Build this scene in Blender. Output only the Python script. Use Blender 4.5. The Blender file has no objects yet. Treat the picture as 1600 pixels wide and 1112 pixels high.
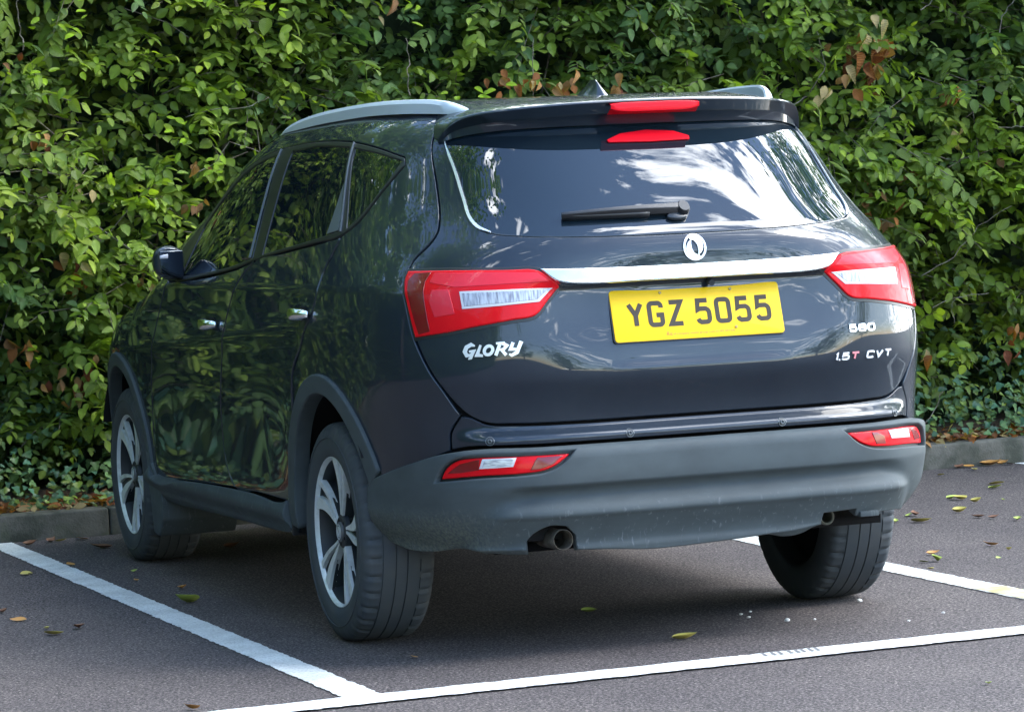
import bpy, bmesh, math, random
import numpy as np
from math import *
from mathutils import Vector, Matrix
from mathutils.geometry import delaunay_2d_cdt
random.seed(7); RNG=np.random.default_rng(11)
scn=bpy.context.scene; COL=scn.collection

# ---------------------------------------------------------------- camera
cam=bpy.data.cameras.new('camera'); camo=bpy.data.objects.new('camera',cam); COL.objects.link(camo); scn.camera=camo
_yaw,_pit,_rol=0.33490961,-0.0467634,-0.04729004
_f=Vector((sin(_yaw)*cos(_pit),cos(_yaw)*cos(_pit),sin(_pit))); _r=Vector((cos(_yaw),-sin(_yaw),0)); _u=_r.cross(_f)
_r2=_r*cos(_rol)+_u*sin(_rol); _u2=-_r*sin(_rol)+_u*cos(_rol)
M=Matrix.Identity(4)
for i in range(3): M[i][0]=_r2[i]; M[i][1]=_u2[i]; M[i][2]=-_f[i]
M[0][3],M[1][3],M[2][3]=-3.59274129,-9.5162571,1.29485515
camo.matrix_world=M
cam.sensor_width=36; cam.sensor_fit='HORIZONTAL'; cam.lens=36*5167.494705/1600; cam.clip_start=.1; cam.clip_end=2000

# ---------------------------------------------------------------- world: sky with clouds
SUN_EL,SUN_AZ=radians(42),radians(120)     # azimuth clockwise from +Y
w=bpy.data.worlds.new('World'); scn.world=w; w.use_nodes=True; nt=w.node_tree; nt.nodes.clear()
def N_(nt,t,**k):
    n=nt.nodes.new(t)
    for a,b in k.items(): setattr(n,a,b)
    return n
out=N_(nt,'ShaderNodeOutputWorld'); bg=N_(nt,'ShaderNodeBackground'); bg.inputs[1].default_value=.145
sky=N_(nt,'ShaderNodeTexSky',sky_type='NISHITA',sun_disc=False); sky.dust_density=.4; sky.ozone_density=2.5; sky.air_density=1.1; sky.sun_elevation=SUN_EL; sky.sun_rotation=SUN_AZ
tc=N_(nt,'ShaderNodeTexCoord'); sx=N_(nt,'ShaderNodeSeparateXYZ'); nt.links.new(tc.outputs['Generated'],sx.inputs[0])
mz=N_(nt,'ShaderNodeMath',operation='MAXIMUM'); nt.links.new(sx.outputs[2],mz.inputs[0]); mz.inputs[1].default_value=.06
ad=N_(nt,'ShaderNodeMath',operation='ADD'); nt.links.new(mz.outputs[0],ad.inputs[0]); ad.inputs[1].default_value=.12
dv=N_(nt,'ShaderNodeVectorMath',operation='DIVIDE'); cb=N_(nt,'ShaderNodeCombineXYZ')
for i in range(3): nt.links.new(ad.outputs[0],cb.inputs[i])
nt.links.new(tc.outputs['Generated'],dv.inputs[0]); nt.links.new(cb.outputs[0],dv.inputs[1])
mp=N_(nt,'ShaderNodeMapping'); nt.links.new(dv.outputs[0],mp.inputs[0]); mp.inputs['Location'].default_value=(.35,.1,0); mp.inputs['Rotation'].default_value=(0,0,radians(25)); mp.inputs['Scale'].default_value=(1.0,2.6,1)
nz=N_(nt,'ShaderNodeTexNoise'); nz.inputs['Scale'].default_value=3.7; nz.inputs['Detail'].default_value=10; nz.inputs['Roughness'].default_value=.60; nz.inputs['Distortion'].default_value=.25
nt.links.new(mp.outputs[0],nz.inputs['Vector'])
cr=N_(nt,'ShaderNodeValToRGB'); cr.color_ramp.elements[0].position=.565; cr.color_ramp.elements[1].position=.645
sy=N_(nt,'ShaderNodeSeparateXYZ'); nt.links.new(dv.outputs[0],sy.inputs[0])
f1=N_(nt,'ShaderNodeMapRange'); nt.links.new(sy.outputs[0],f1.inputs['Value']); f1.inputs['From Min'].default_value=.05; f1.inputs['From Max'].default_value=.60; f1.inputs['To Min'].default_value=-.02; f1.inputs['To Max'].default_value=.12
f2=N_(nt,'ShaderNodeMapRange'); nt.links.new(sy.outputs[1],f2.inputs['Value']); f2.inputs['From Min'].default_value=-1.; f2.inputs['From Max'].default_value=-.3; f2.inputs['To Min'].default_value=-.13; f2.inputs['To Max'].default_value=0.
ma=N_(nt,'ShaderNodeMath',operation='ADD'); nt.links.new(f1.outputs[0],ma.inputs[0]); nt.links.new(nz.outputs['Fac'],ma.inputs[1])
mb=N_(nt,'ShaderNodeMath',operation='ADD'); nt.links.new(f2.outputs[0],mb.inputs[0]); nt.links.new(ma.outputs[0],mb.inputs[1])
nt.links.new(mb.outputs[0],cr.inputs[0])
cr2=N_(nt,'ShaderNodeValToRGB'); cr2.color_ramp.elements[0].position=.50; cr2.color_ramp.elements[0].color=(30,31,32,1); cr2.color_ramp.elements[1].position=.78; cr2.color_ramp.elements[1].color=(9,10,11.5,1)
nt.links.new(nz.outputs['Fac'],cr2.inputs[0])
mx=N_(nt,'ShaderNodeMixRGB'); nt.links.new(cr.outputs[0],mx.inputs[0]); nt.links.new(sky.outputs[0],mx.inputs[1]); nt.links.new(cr2.outputs[0],mx.inputs[2])
nt.links.new(mx.outputs[0],bg.inputs[0]); nt.links.new(bg.outputs[0],out.inputs[0])

# ---------------------------------------------------------------- sun (veiled by cloud: soft)
sl=bpy.data.lights.new('sun','SUN'); sl.energy=.6; sl.angle=radians(18); sl.color=(1,.95,.87)
so=bpy.data.objects.new('sun',sl); COL.objects.link(so)
sd=Vector((sin(SUN_AZ)*cos(SUN_EL),cos(SUN_AZ)*cos(SUN_EL),sin(SUN_EL)))
so.rotation_euler=sd.to_track_quat('Z','Y').to_euler(); so.location=sd*30
scn.view_settings.view_transform='Standard'; scn.view_settings.look='None'; scn.view_settings.exposure=2.15; scn.view_settings.gamma=1
try: scn.cycles.max_bounces=7; scn.cycles.transparent_max_bounces=8
except Exception: pass

# ---------------------------------------------------------------- helpers
def empty(name,loc=(0,0,0),label=None,cat=None,group=None):
    o=bpy.data.objects.new(name,None); o.location=loc; o.empty_display_size=.2; COL.objects.link(o)
    tag(o,label,cat,group); return o
def tag(o,label=None,cat=None,group=None,kind=None):
    if label:o['label']=label
    if cat:o['category']=cat
    if group:o['group']=group
    if kind:o['kind']=kind
    return o
def mesh(name,V,Fc,mat,parent=None,normals=None,smooth=True,loc=None,mats=None,fm=None):
    me=bpy.data.meshes.new(name); me.from_pydata([tuple(v) for v in V],[],[tuple(f) for f in Fc]); me.validate(verbose=False) if normals is None else None
    for m in (mats or [mat]): me.materials.append(m)
    if fm: me.polygons.foreach_set('material_index',fm)
    if smooth: me.polygons.foreach_set('use_smooth',[True]*len(me.polygons))
    me.update()
    if normals is not None: me.normals_split_custom_set_from_vertices([tuple(n) for n in normals])
    o=bpy.data.objects.new(name,me); COL.objects.link(o)
    if parent: o.parent=parent
    if loc: o.location=loc
    return o
def sharp(o,ang=35):
    me=o.data; bm=bmesh.new(); bm.from_mesh(me); a=radians(ang)
    for e in bm.edges:
        if len(e.link_faces)==2 and e.calc_face_angle(0)>a: e.smooth=False
    bm.to_mesh(me); bm.free(); return o
def bevel(o,wd=.005,seg=2,ang=30):
    bm=bmesh.new(); bm.from_mesh(o.data)
    bmesh.ops.recalc_face_normals(bm,faces=bm.faces)
    es=[e for e in bm.edges if len(e.link_faces)==2 and e.calc_face_angle(0)>radians(ang)]
    bmesh.ops.bevel(bm,geom=es,offset=wd,segments=seg,profile=.6,affect='EDGES',clamp_overlap=True)
    bm.to_mesh(o.data); bm.free(); o.data.polygons.foreach_set('use_smooth',[True]*len(o.data.polygons))
    sharp(o,50); return o
class MB:
    def __init__(s): s.V=[];s.F=[]
    def add(s,V,F):
        k=len(s.V); s.V+=[tuple(v) for v in V]; s.F+=[tuple(i+k for i in f) for f in F]; return s
    def box(s,a,b):
        x0,y0,z0=a;x1,y1,z1=b
        V=[(x0,y0,z0),(x1,y0,z0),(x1,y1,z0),(x0,y1,z0),(x0,y0,z1),(x1,y0,z1),(x1,y1,z1),(x0,y1,z1)]
        return s.add(V,[(0,3,2,1),(4,5,6,7),(0,1,5,4),(1,2,6,5),(2,3,7,6),(3,0,4,7)])
    def loft(s,rings,cap=True,closed=True):
        k=len(s.V);n=len(rings[0])
        for r in rings: s.V+=[tuple(p) for p in r]
        for i in range(len(rings)-1):
            for j in range(n if closed else n-1):
                a=k+i*n+j;b=k+i*n+(j+1)%n; s.F.append((a,b,b+n,a+n))
        if cap and closed: s.F.append(tuple(range(k+n-1,k-1,-1))); s.F.append(tuple(range(k+(len(rings)-1)*n,k+len(rings)*n)))
        return s
    def tube(s,pts,rad,n=8,cap=True):
        rings=[];P=[Vector(p) for p in pts]
        for i,p in enumerate(P):
            t=(P[min(i+1,len(P)-1)]-P[max(i-1,0)]).normalized()
            a=t.cross(Vector((0,0,1)))
            if a.length<.1:a=t.cross(Vector((0,1,0)))
            a.normalize(); b=t.cross(a); r=rad[i] if isinstance(rad,(list,tuple)) else rad
            rings.append([p+a*(r*cos(2*pi*j/n))+b*(r*sin(2*pi*j/n)) for j in range(n)])
        return s.loft(rings,cap)
    def build(s,name,mat,parent=None,smooth=True,bev=None,sh=None,loc=None):
        o=mesh(name,s.V,s.F,mat,parent,smooth=smooth,loc=loc)
        bm=bmesh.new(); bm.from_mesh(o.data); bmesh.ops.recalc_face_normals(bm,faces=bm.faces); bm.to_mesh(o.data); bm.free()
        if bev: bevel(o,*bev) if isinstance(bev,tuple) else bevel(o,bev)
        elif sh: sharp(o,sh)
        return o

# ---------------------------------------------------------------- materials
def mat(name,col=(.5,.5,.5),rough=.5,metal=0.,spec=.5,coat=0.,coat_r=.03,ior=1.5,coat_ior=1.5,emit=None,trans=0.):
    m=bpy.data.materials.new(name); m.use_nodes=True; b=m.node_tree.nodes['Principled BSDF']
    b.inputs['Base Color'].default_value=(*col,1); b.inputs['Roughness'].default_value=rough; b.inputs['Metallic'].default_value=metal
    b.inputs['IOR'].default_value=ior; b.inputs['Specular IOR Level'].default_value=spec; b.inputs['Coat Weight'].default_value=coat
    b.inputs['Coat Roughness'].default_value=coat_r; b.inputs['Coat IOR'].default_value=coat_ior; b.inputs['Transmission Weight'].default_value=trans
    return m
def bs(m): return m.node_tree.nodes['Principled BSDF']
def noise_mix(m,c1,c2,scale=5,lo=.4,hi=.6,detail=6,rough=.6,inp='Base Color',coord='Object',stretch=(1,1,1),prev=None):
    nt=m.node_tree; t=N_(nt,'ShaderNodeTexCoord'); mp=N_(nt,'ShaderNodeMapping'); mp.inputs['Scale'].default_value=stretch
    nt.links.new(t.outputs[coord],mp.inputs[0]); n=N_(nt,'ShaderNodeTexNoise'); nt.links.new(mp.outputs[0],n.inputs['Vector'])
    n.inputs['Scale'].default_value=scale; n.inputs['Detail'].default_value=detail; n.inputs['Roughness'].default_value=rough
    r=N_(nt,'ShaderNodeMapRange'); r.inputs['From Min'].default_value=lo; r.inputs['From Max'].default_value=hi; nt.links.new(n.outputs['Fac'],r.inputs['Value'])
    if isinstance(c2,(int,float)):
        mm=N_(nt,'ShaderNodeMapRange'); nt.links.new(r.outputs[0],mm.inputs['Value']); mm.inputs['To Min'].default_value=c1; mm.inputs['To Max'].default_value=c2; o=mm.outputs[0]
    else:
        x=N_(nt,'ShaderNodeMixRGB'); nt.links.new(r.outputs[0],x.inputs[0])
        if prev is not None: nt.links.new(prev,x.inputs[1])
        else: x.inputs[1].default_value=(*c1,1)
        x.inputs[2].default_value=(*c2,1); o=x.outputs[0]
    if inp: nt.links.new(o,bs(m).inputs[inp])
    return o
def bump(m,scale,strength,dist=.002,detail=4,stretch=(1,1,1)):
    nt=m.node_tree; t=N_(nt,'ShaderNodeTexCoord'); mp=N_(nt,'ShaderNodeMapping'); mp.inputs['Scale'].default_value=stretch
    nt.links.new(t.outputs['Object'],mp.inputs[0]); n=N_(nt,'ShaderNodeTexNoise'); nt.links.new(mp.outputs[0],n.inputs['Vector'])
    n.inputs['Scale'].default_value=scale; n.inputs['Detail'].default_value=detail
    b=N_(nt,'ShaderNodeBump'); b.inputs['Strength'].default_value=strength; b.inputs['Distance'].default_value=dist
    nt.links.new(n.outputs['Fac'],b.inputs['Height']); nt.links.new(b.outputs[0],bs(m).inputs['Normal'])
PAINT=mat('black_paint',(.005,.010,.018),.45,0,.1,.9,.018,coat_ior=1.54)
o1=noise_mix(PAINT,(.010,.017,.027),(.015,.023,.033),6,.35,.75)
noise_mix(PAINT,.012,.05,9,.4,.8,inp='Coat Roughness')
GLASS=mat('tinted_glass',(.006,.010,.014),.015,0,.5,0,ior=1.75)
GLASSR=mat('rear_glass_tint',(.006,.012,.018),.012,0,.5,0,ior=1.75)
RUB=mat('black_trim',(.018,.019,.021),.35)
GAP=mat('shell_black',(.006,.006,.007),.9,spec=.1)
GREY=mat('grey_plastic',(.08,.1,.115),.55,0,.15)
p=noise_mix(GREY,(.066,.081,.087),(.052,.063,.068),7,.35,.7,inp=None,stretch=(1,1,2))
nt=GREY.node_tree
# dried mud and lichen low on the bumper corners
tcn=N_(nt,'ShaderNodeTexCoord'); sp=N_(nt,'ShaderNodeSeparateXYZ'); nt.links.new(tcn.outputs['Object'],sp.inputs[0])
mr=N_(nt,'ShaderNodeMapRange'); mr.inputs['From Min'].default_value=.45; mr.inputs['From Max'].default_value=.36; nt.links.new(sp.outputs[2],mr.inputs['Value'])
mx_=N_(nt,'ShaderNodeMapRange'); mx_.inputs['From Min'].default_value=-.58; mx_.inputs['From Max'].default_value=-.72; nt.links.new(sp.outputs[0],mx_.inputs['Value'])
n1=N_(nt,'ShaderNodeTexNoise'); n1.inputs['Scale'].default_value=120; n1.inputs['Detail'].default_value=8; nt.links.new(tcn.outputs['Object'],n1.inputs['Vector'])
r1=N_(nt,'ShaderNodeMapRange'); r1.inputs['From Min'].default_value=.38; r1.inputs['From Max'].default_value=.62; nt.links.new(n1.outputs['Fac'],r1.inputs['Value'])
m1=N_(nt,'ShaderNodeMath',operation='MULTIPLY'); nt.links.new(mr.outputs[0],m1.inputs[0]); nt.links.new(mx_.outputs[0],m1.inputs[1])
my_=N_(nt,'ShaderNodeMapRange'); my_.inputs['From Min'].default_value=-.2; my_.inputs['From Max'].default_value=-.35; nt.links.new(sp.outputs[1],my_.inputs['Value'])
m1b=N_(nt,'ShaderNodeMath',operation='MULTIPLY'); nt.links.new(m1.outputs[0],m1b.inputs[0]); nt.links.new(my_.outputs[0],m1b.inputs[1]); m1=m1b
m2=N_(nt,'ShaderNodeMath',operation='MULTIPLY'); nt.links.new(m1.outputs[0],m2.inputs[0]); nt.links.new(r1.outputs[0],m2.inputs[1])
mxx=N_(nt,'ShaderNodeMixRGB'); nt.links.new(m2.outputs[0],mxx.inputs[0]); nt.links.new(p,mxx.inputs[1]); mxx.inputs[2].default_value=(.125,.14,.12,1)
# fine vertical scratches on the lower centre
mp3=N_(nt,'ShaderNodeMapping'); mp3.inputs['Scale'].default_value=(90,90,14); nt.links.new(tcn.outputs['Object'],mp3.inputs[0])
n3=N_(nt,'ShaderNodeTexNoise'); n3.inputs['Scale'].default_value=1; n3.inputs['Detail'].default_value=3; n3.inputs['Distortion'].default_value=.6; nt.links.new(mp3.outputs[0],n3.inputs['Vector'])
r3=N_(nt,'ShaderNodeMapRange'); r3.inputs['From Min'].default_value=.60; r3.inputs['From Max'].default_value=.72; r3.inputs['To Max'].default_value=.55; nt.links.new(n3.outputs['Fac'],r3.inputs['Value'])
r4=N_(nt,'ShaderNodeMapRange'); r4.inputs['From Min'].default_value=.45; r4.inputs['From Max'].default_value=.40; nt.links.new(sp.outputs[2],r4.inputs['Value'])
m4=N_(nt,'ShaderNodeMath',operation='MULTIPLY'); nt.links.new(r3.outputs[0],m4.inputs[0]); nt.links.new(r4.outputs[0],m4.inputs[1])
mx4=N_(nt,'ShaderNodeMixRGB'); nt.links.new(m4.outputs[0],mx4.inputs[0]); nt.links.new(mxx.outputs[0],mx4.inputs[1]); mx4.inputs[2].default_value=(.16,.18,.19,1)
nt.links.new(mx4.outputs[0],bs(GREY).inputs['Base Color'])
bump(GREY,900,.12,.0006)
CHROME=mat('chrome',(.80,.86,.88),.10,1.0); noise_mix(CHROME,.06,.22,18,.4,.7,inp='Roughness')
BRIGHT=mat('chrome_bright',(.9,.92,.93),.18,.6)
SILVER=mat('silver_rail',(.60,.66,.70),.28,.15)
WHITE=mat('badge_silver',(.86,.88,.9),.25,.35)
REDT=mat('badge_red',(.7,.25,.28),.3,.2)
RED=mat('red_lens',(.64,.002,.008),.5,0,.1,.3,.03)
REDD=mat('red_lens_dark',(.16,.004,.008),.2,0,.5,.5,.02)
REDM=mat('red_lens_pink',(.68,.022,.040),.35,0,.2,.3,.03)
REDB=mat('brake_lens',(.60,.002,.012),.5,0,.1,.15,.03)
CLEAR=mat('clear_lens',(.72,.74,.76),.15,.0,.6,.5,.01)
def stripes(m,c1,c2,fr,ax,thr=(.45,.55)):
    nt=m.node_tree; t=N_(nt,'ShaderNodeTexCoord'); mp=N_(nt,'ShaderNodeMapping'); mp.inputs['Scale'].default_value=fr
    nt.links.new(t.outputs['Object'],mp.inputs[0]); n=N_(nt,'ShaderNodeTexNoise'); n.inputs['Scale'].default_value=1; n.inputs['Detail'].default_value=2; nt.links.new(mp.outputs[0],n.inputs['Vector'])
    r=N_(nt,'ShaderNodeMapRange'); r.inputs['From Min'].default_value=thr[0]; r.inputs['From Max'].default_value=thr[1]; nt.links.new(n.outputs['Fac'],r.inputs['Value'])
    x=N_(nt,'ShaderNodeMixRGB'); nt.links.new(r.outputs[0],x.inputs[0]); x.inputs[1].default_value=(*c1,1); x.inputs[2].default_value=(*c2,1); nt.links.new(x.outputs[0],bs(m).inputs['Base Color'])
FACET=mat('faceted_reflector',(.6,.6,.65),.25,.2,.4,.3,.03); stripes(FACET,(.52,.54,.58),(.20,.20,.24),(170,0,24),0,(.38,.64))
FACET2=mat('reverse_reflector',(.6,.6,.65),.12,.3,.5,1.,.01); stripes(FACET2,(.80,.81,.83),(.40,.41,.46),(40,22,190),0,(.4,.6))
FRAME=mat('lamp_inner_frame',(.60,.59,.61),.35)
YEL=mat('plate_yellow',(.80,.49,.0),.5,0,.2,.15,.1)
CHAR=mat('plate_character',(.05,.042,.032),.5,spec=.2)
TYRE=mat('tyre_rubber',(.028,.031,.034),.75,0,.35); noise_mix(TYRE,(.042,.052,.062),(.062,.067,.070),9,.35,.75)
bump(TYRE,350,.2,.001)
ALLOY=mat('machined_alloy',(.5,.55,.57),.35,.2); noise_mix(ALLOY,(.60,.64,.65),(.40,.42,.41),25,.45,.8)
ALLOYD=mat('dark_alloy',(.022,.027,.031),.5,.2)
DARK=mat('underside_black',(.012,.012,.013),.85,spec=.2)
STEEL=mat('exhaust_steel',(.22,.20,.17),.4,.8); noise_mix(STEEL,(.26,.24,.20),(.09,.075,.06),30,.4,.65)
SEN=mat('sensor_black',(.025,.03,.035),.3)
TAIL1=mat('strip_black',(.02,.024,.03),.4)

# ---------------------------------------------------------------- ground first
# ---------------------------------------------------------------- ground, markings, kerb
ASPH=mat('asphalt',(.07,.068,.072),.85,spec=.3); nt=ASPH.node_tree
t=N_(nt,'ShaderNodeTexCoord')
def nse(sc,det=2,rg=.5):
    n=N_(nt,'ShaderNodeTexNoise'); n.inputs['Scale'].default_value=sc; n.inputs['Detail'].default_value=det; n.inputs['Roughness'].default_value=rg; nt.links.new(t.outputs['Object'],n.inputs['Vector']); return n
vo=N_(nt,'ShaderNodeTexVoronoi'); vo.inputs['Scale'].default_value=130; nt.links.new(t.outputs['Object'],vo.inputs['Vector'])
g=nse(125,4,.75); r=N_(nt,'ShaderNodeValToRGB'); r.color_ramp.elements[0].position=.40; r.color_ramp.elements[0].color=(.024,.0215,.0235,1); r.color_ramp.elements[1].position=.63; r.color_ramp.elements[1].color=(.200,.180,.168,1)
e_=r.color_ramp.elements.new(.52); e_.color=(.064,.058,.057,1)
nt.links.new(g.outputs['Fac'],r.inputs[0])
hs=N_(nt,'ShaderNodeMixRGB',blend_type='MULTIPLY'); hs.inputs[0].default_value=1; nt.links.new(r.outputs[0],hs.inputs[1])
rr_=N_(nt,'ShaderNodeValToRGB'); rr_.color_ramp.elements[0].color=(.35,.35,.37,1); rr_.color_ramp.elements[1].color=(1.8,1.72,1.7,1); nt.links.new(vo.outputs['Color'],rr_.inputs[0]); nt.links.new(rr_.outputs[0],hs.inputs[2])
big=nse(1.3,5,.6); rb=N_(nt,'ShaderNodeValToRGB'); rb.color_ramp.elements[0].position=.35; rb.color_ramp.elements[0].color=(.84,.83,.86,1); rb.color_ramp.elements[1].position=.68; rb.color_ramp.elements[1].color=(1.13,1.11,1.1,1); nt.links.new(big.outputs['Fac'],rb.inputs[0])
h2=N_(nt,'ShaderNodeMixRGB',blend_type='MULTIPLY'); h2.inputs[0].default_value=1; nt.links.new(hs.outputs[0],h2.inputs[1]); nt.links.new(rb.outputs[0],h2.inputs[2]); 
# pale chips
ch=nse(60,1); rc=N_(nt,'ShaderNodeMapRange'); rc.inputs['From Min'].default_value=.80; rc.inputs['From Max'].default_value=.83; nt.links.new(ch.outputs['Fac'],rc.inputs['Value'])
h3=N_(nt,'ShaderNodeMixRGB'); nt.links.new(rc.outputs[0],h3.inputs[0]); nt.links.new(h2.outputs[0],h3.inputs[1]); h3.inputs[2].default_value=(.4,.4,.4,1)
nt.links.new(h3.outputs[0],bs(ASPH).inputs['Base Color'])
bp=N_(nt,'ShaderNodeBump'); bp.inputs['Strength'].default_value=.8; bp.inputs['Distance'].default_value=.004; nt.links.new(g.outputs['Fac'],bp.inputs['Height']); nt.links.new(bp.outputs[0],bs(ASPH).inputs['Normal'])
def sheet(name,x0,y0,x1,y1,z,m,nx=1,ny=1):
    V=[(x0+(x1-x0)*i/nx,y0+(y1-y0)*j/ny,z) for j in range(ny+1) for i in range(nx+1)]
    F=[(j*(nx+1)+i,j*(nx+1)+i+1,(j+1)*(nx+1)+i+1,(j+1)*(nx+1)+i) for j in range(ny) for i in range(nx)]
    return mesh(name,V,F,m)
tag(sheet('ground',-400,-400,400,400,-.02,mat('far_ground',(.06,.065,.045),.95)),kind='structure')
tag(sheet('car_park_tarmac',-30,-40,30,3.90,0,ASPH),kind='structure')
LINE=mat('road_marking_white',(.78,.79,.78),.7)
nt=LINE.node_tree; t=N_(nt,'ShaderNodeTexCoord'); n=nse(160,3,.7); r_=N_(nt,'ShaderNodeMapRange'); r_.inputs['From Min'].default_value=.34; r_.inputs['From Max'].default_value=.50; nt.links.new(n.outputs['Fac'],r_.inputs['Value'])
n2=nse(5,4,.6); r2_=N_(nt,'ShaderNodeMapRange'); r2_.inputs['From Min'].default_value=.3; r2_.inputs['From Max'].default_value=.65; r2_.inputs['To Min'].default_value=.72; r2_.inputs['To Max'].default_value=1.; nt.links.new(n2.outputs['Fac'],r2_.inputs['Value'])
x_=N_(nt,'ShaderNodeMixRGB'); nt.links.new(r_.outputs[0],x_.inputs[0]); x_.inputs[1].default_value=(.35,.36,.35,1); x_.inputs[2].default_value=(.67,.69,.66,1)
x2=N_(nt,'ShaderNodeMixRGB',blend_type='MULTIPLY'); x2.inputs[0].default_value=1; nt.links.new(x_.outputs[0],x2.inputs[1]); nt.links.new(r2_.outputs[0],x2.inputs[2]); nt.links.new(x2.outputs[0],bs(LINE).inputs['Base Color'])
bp=N_(nt,'ShaderNodeBump'); bp.inputs['Strength'].default_value=.5; bp.inputs['Distance'].default_value=.003; nt.links.new(n.outputs['Fac'],bp.inputs['Height']); nt.links.new(bp.outputs[0],bs(LINE).inputs['Normal'])
LINEB=LINE.copy(); LINEB.name='road_marking_bright'
for q_ in LINEB.node_tree.nodes:
    if q_.type=='MIX_RGB' and q_.blend_type=='MIX': q_.inputs[2].default_value=(.74,.76,.74,1)
def marking(name,a,b,wd,m=LINE,z=.003,rag=.0028,stain=None):
    a=Vector(a);b=Vector(b);d=(b-a);L=d.length;d/=L;nrm_=Vector((-d.y,d.x));n=int(L/.008);V=[];F=[]
    rl=0;rr=0
    for i in range(n+1):
        rl=.6*rl+random.gauss(0,rag*.6);rr=.6*rr+random.gauss(0,rag*.6); p=a+d*(L*i/n)
        q=p+nrm_*(wd/2+rl);s_=p-nrm_*(wd/2+rr); V+=[(q.x,q.y,z),(s_.x,s_.y,z)]
        if i: k=2*i; F.append((k-2,k-1,k+1,k))
    return tag(mesh(name,V,F,m,smooth=False),kind='structure')
marking('bay_marking',(-1.185,3.86),(-1.135,-1.15),.105)
marking('bay_marking',(1.225,3.86),(1.232,-1.06),.115)
marking('bay_marking',(3.50,3.86),(3.62,-.9),.11)
marking('bay_end_marking',(-2.0,-1.243),(5.5,-.892),.145,LINEB,z=.006,rag=.0035)
def lichen_strip():
    pass
SCUFF=mat('rubber_scuff',(.16,.16,.16),.8); sv=[];sf=[]
for i,dx in enumerate((0,.035,.062,.10,.128,.150,.18,.205)):
    x=.02+dx*.8; y=-1.115+x*.047; k=len(sv); sv+=[(x,y-.03,.0075),(x+.010,y-.03,.0075),(x+.022,y+.035,.0075),(x+.014,y+.035,.0075)]; sf.append((k,k+1,k+2,k+3))
tag(mesh('scuff_mark',sv,sf,SCUFF,smooth=False),kind='structure')
YST=mat('stained_marking',(.50,.46,.30),.8); noise_mix(YST,(.56,.50,.30),(.40,.33,.12),14,.4,.6)
marking('stained_bay_marking',(1.229,-.15),(1.232,-1.0),.10,YST,z=.0045,rag=.004)
KERB=mat('kerb_concrete',(.2,.19,.17),.9); o_=noise_mix(KERB,(.115,.108,.088),(.04,.043,.03),7,.4,.62); noise_mix(KERB,(0,0,0),(.05,.065,.03),2.2,.5,.62,prev=o_)
bump(KERB,120,.6,.004)
V_=0
for i in range(-7,9):
    x0=i*.915+.2; o=MB().box((x0,3.88,-.02),(x0+.909,4.005,.112)).build('kerb_stone',KERB,bev=(.012,3)); tag(o,kind='structure')
SOIL=mat('leaf_litter_soil',(.05,.035,.02),.95); noise_mix(SOIL,(.035,.025,.016),(.12,.07,.035),40,.4,.65); bump(SOIL,60,1,.02)
xs=np.arange(-7,9,.06); ys=np.arange(4.0,5.6,.06); V=[(x,y,.085+.05*min(1,(y-4.0)/.5)+.02*sin(x*7+y*3)*cos(y*11)) for y in ys for x in xs]; nx=len(xs)
F=[(j*nx+i,j*nx+i+1,(j+1)*nx+i+1,(j+1)*nx+i) for j in range(len(ys)-1) for i in range(nx-1)]
tag(mesh('soil_bed',V,F,SOIL),kind='structure')
tag(sheet('grass_verge',-30,5.5,30,60,.05,mat('verge',(.05,.07,.03),.95)),kind='structure')

# ---------------------------------------------------------------- the car's body surface
def lerp_tab(tab,v):
    # smooth (monotone cubic) interpolation, tab list of (x,y)
    xs=[a for a,_ in tab]; ys=[b for _,b in tab]
    if v<=xs[0]: return ys[0]
    if v>=xs[-1]: return ys[-1]
    i=0
    while v>xs[i+1]: i+=1
    def sl(k): return (ys[k+1]-ys[k])/(xs[k+1]-xs[k])
    def m(k):
        if k==0: return sl(0)
        if k==len(xs)-1: return sl(k-1)
        a,b=sl(k-1),sl(k)
        if a*b<=0: return 0.
        return 2*a*b/(a+b)
    h=xs[i+1]-xs[i]; t=(v-xs[i])/h
    return ((2*t**3-3*t*t+1)*ys[i]+(t**3-2*t*t+t)*h*m(i)+(-2*t**3+3*t*t)*ys[i+1]+(t**3-t*t)*h*m(i+1))
Y0=.6
TAIL=[(.28,-.790),(.5,-.794),(.67,-.800),(.74,-.813),(.80,-.830),(.86,-.832),(.93,-.826),(1.0,-.82),(1.06,-.815),(1.11,-.812),(1.15,-.807),(1.185,-.790),(1.22,-.762),(1.27,-.719),(1.36,-.636),(1.47,-.527),(1.56,-.43),(1.66,-.33)]
NEXP=[(.3,4.6),(.74,4.62),(.9,4.5),(1.03,4.4),(1.11,3.95),(1.2,3.4),(1.3,3.15),(1.5,3.25)]
WLOW=[(.28,.865),(.36,.885),(.45,.886),(.6,.895),(.75,.902),(.88,.905),(.96,.900),(1.05,.885)]
HTOP=[(-.9,1.50),(-.5,1.575),(0,1.607),(.6,1.625),(1.15,1.612),(1.55,1.55),(1.85,1.435),(2.12,1.28),(2.36,1.12),(2.5,1.04),(2.8,.99),(3.2,.93),(3.5,.85),(3.68,.74)]
ZB=[(2.1,1.05),(2.4,.92),(2.7,.83),(3.2,.76),(3.68,.62)]
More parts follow.
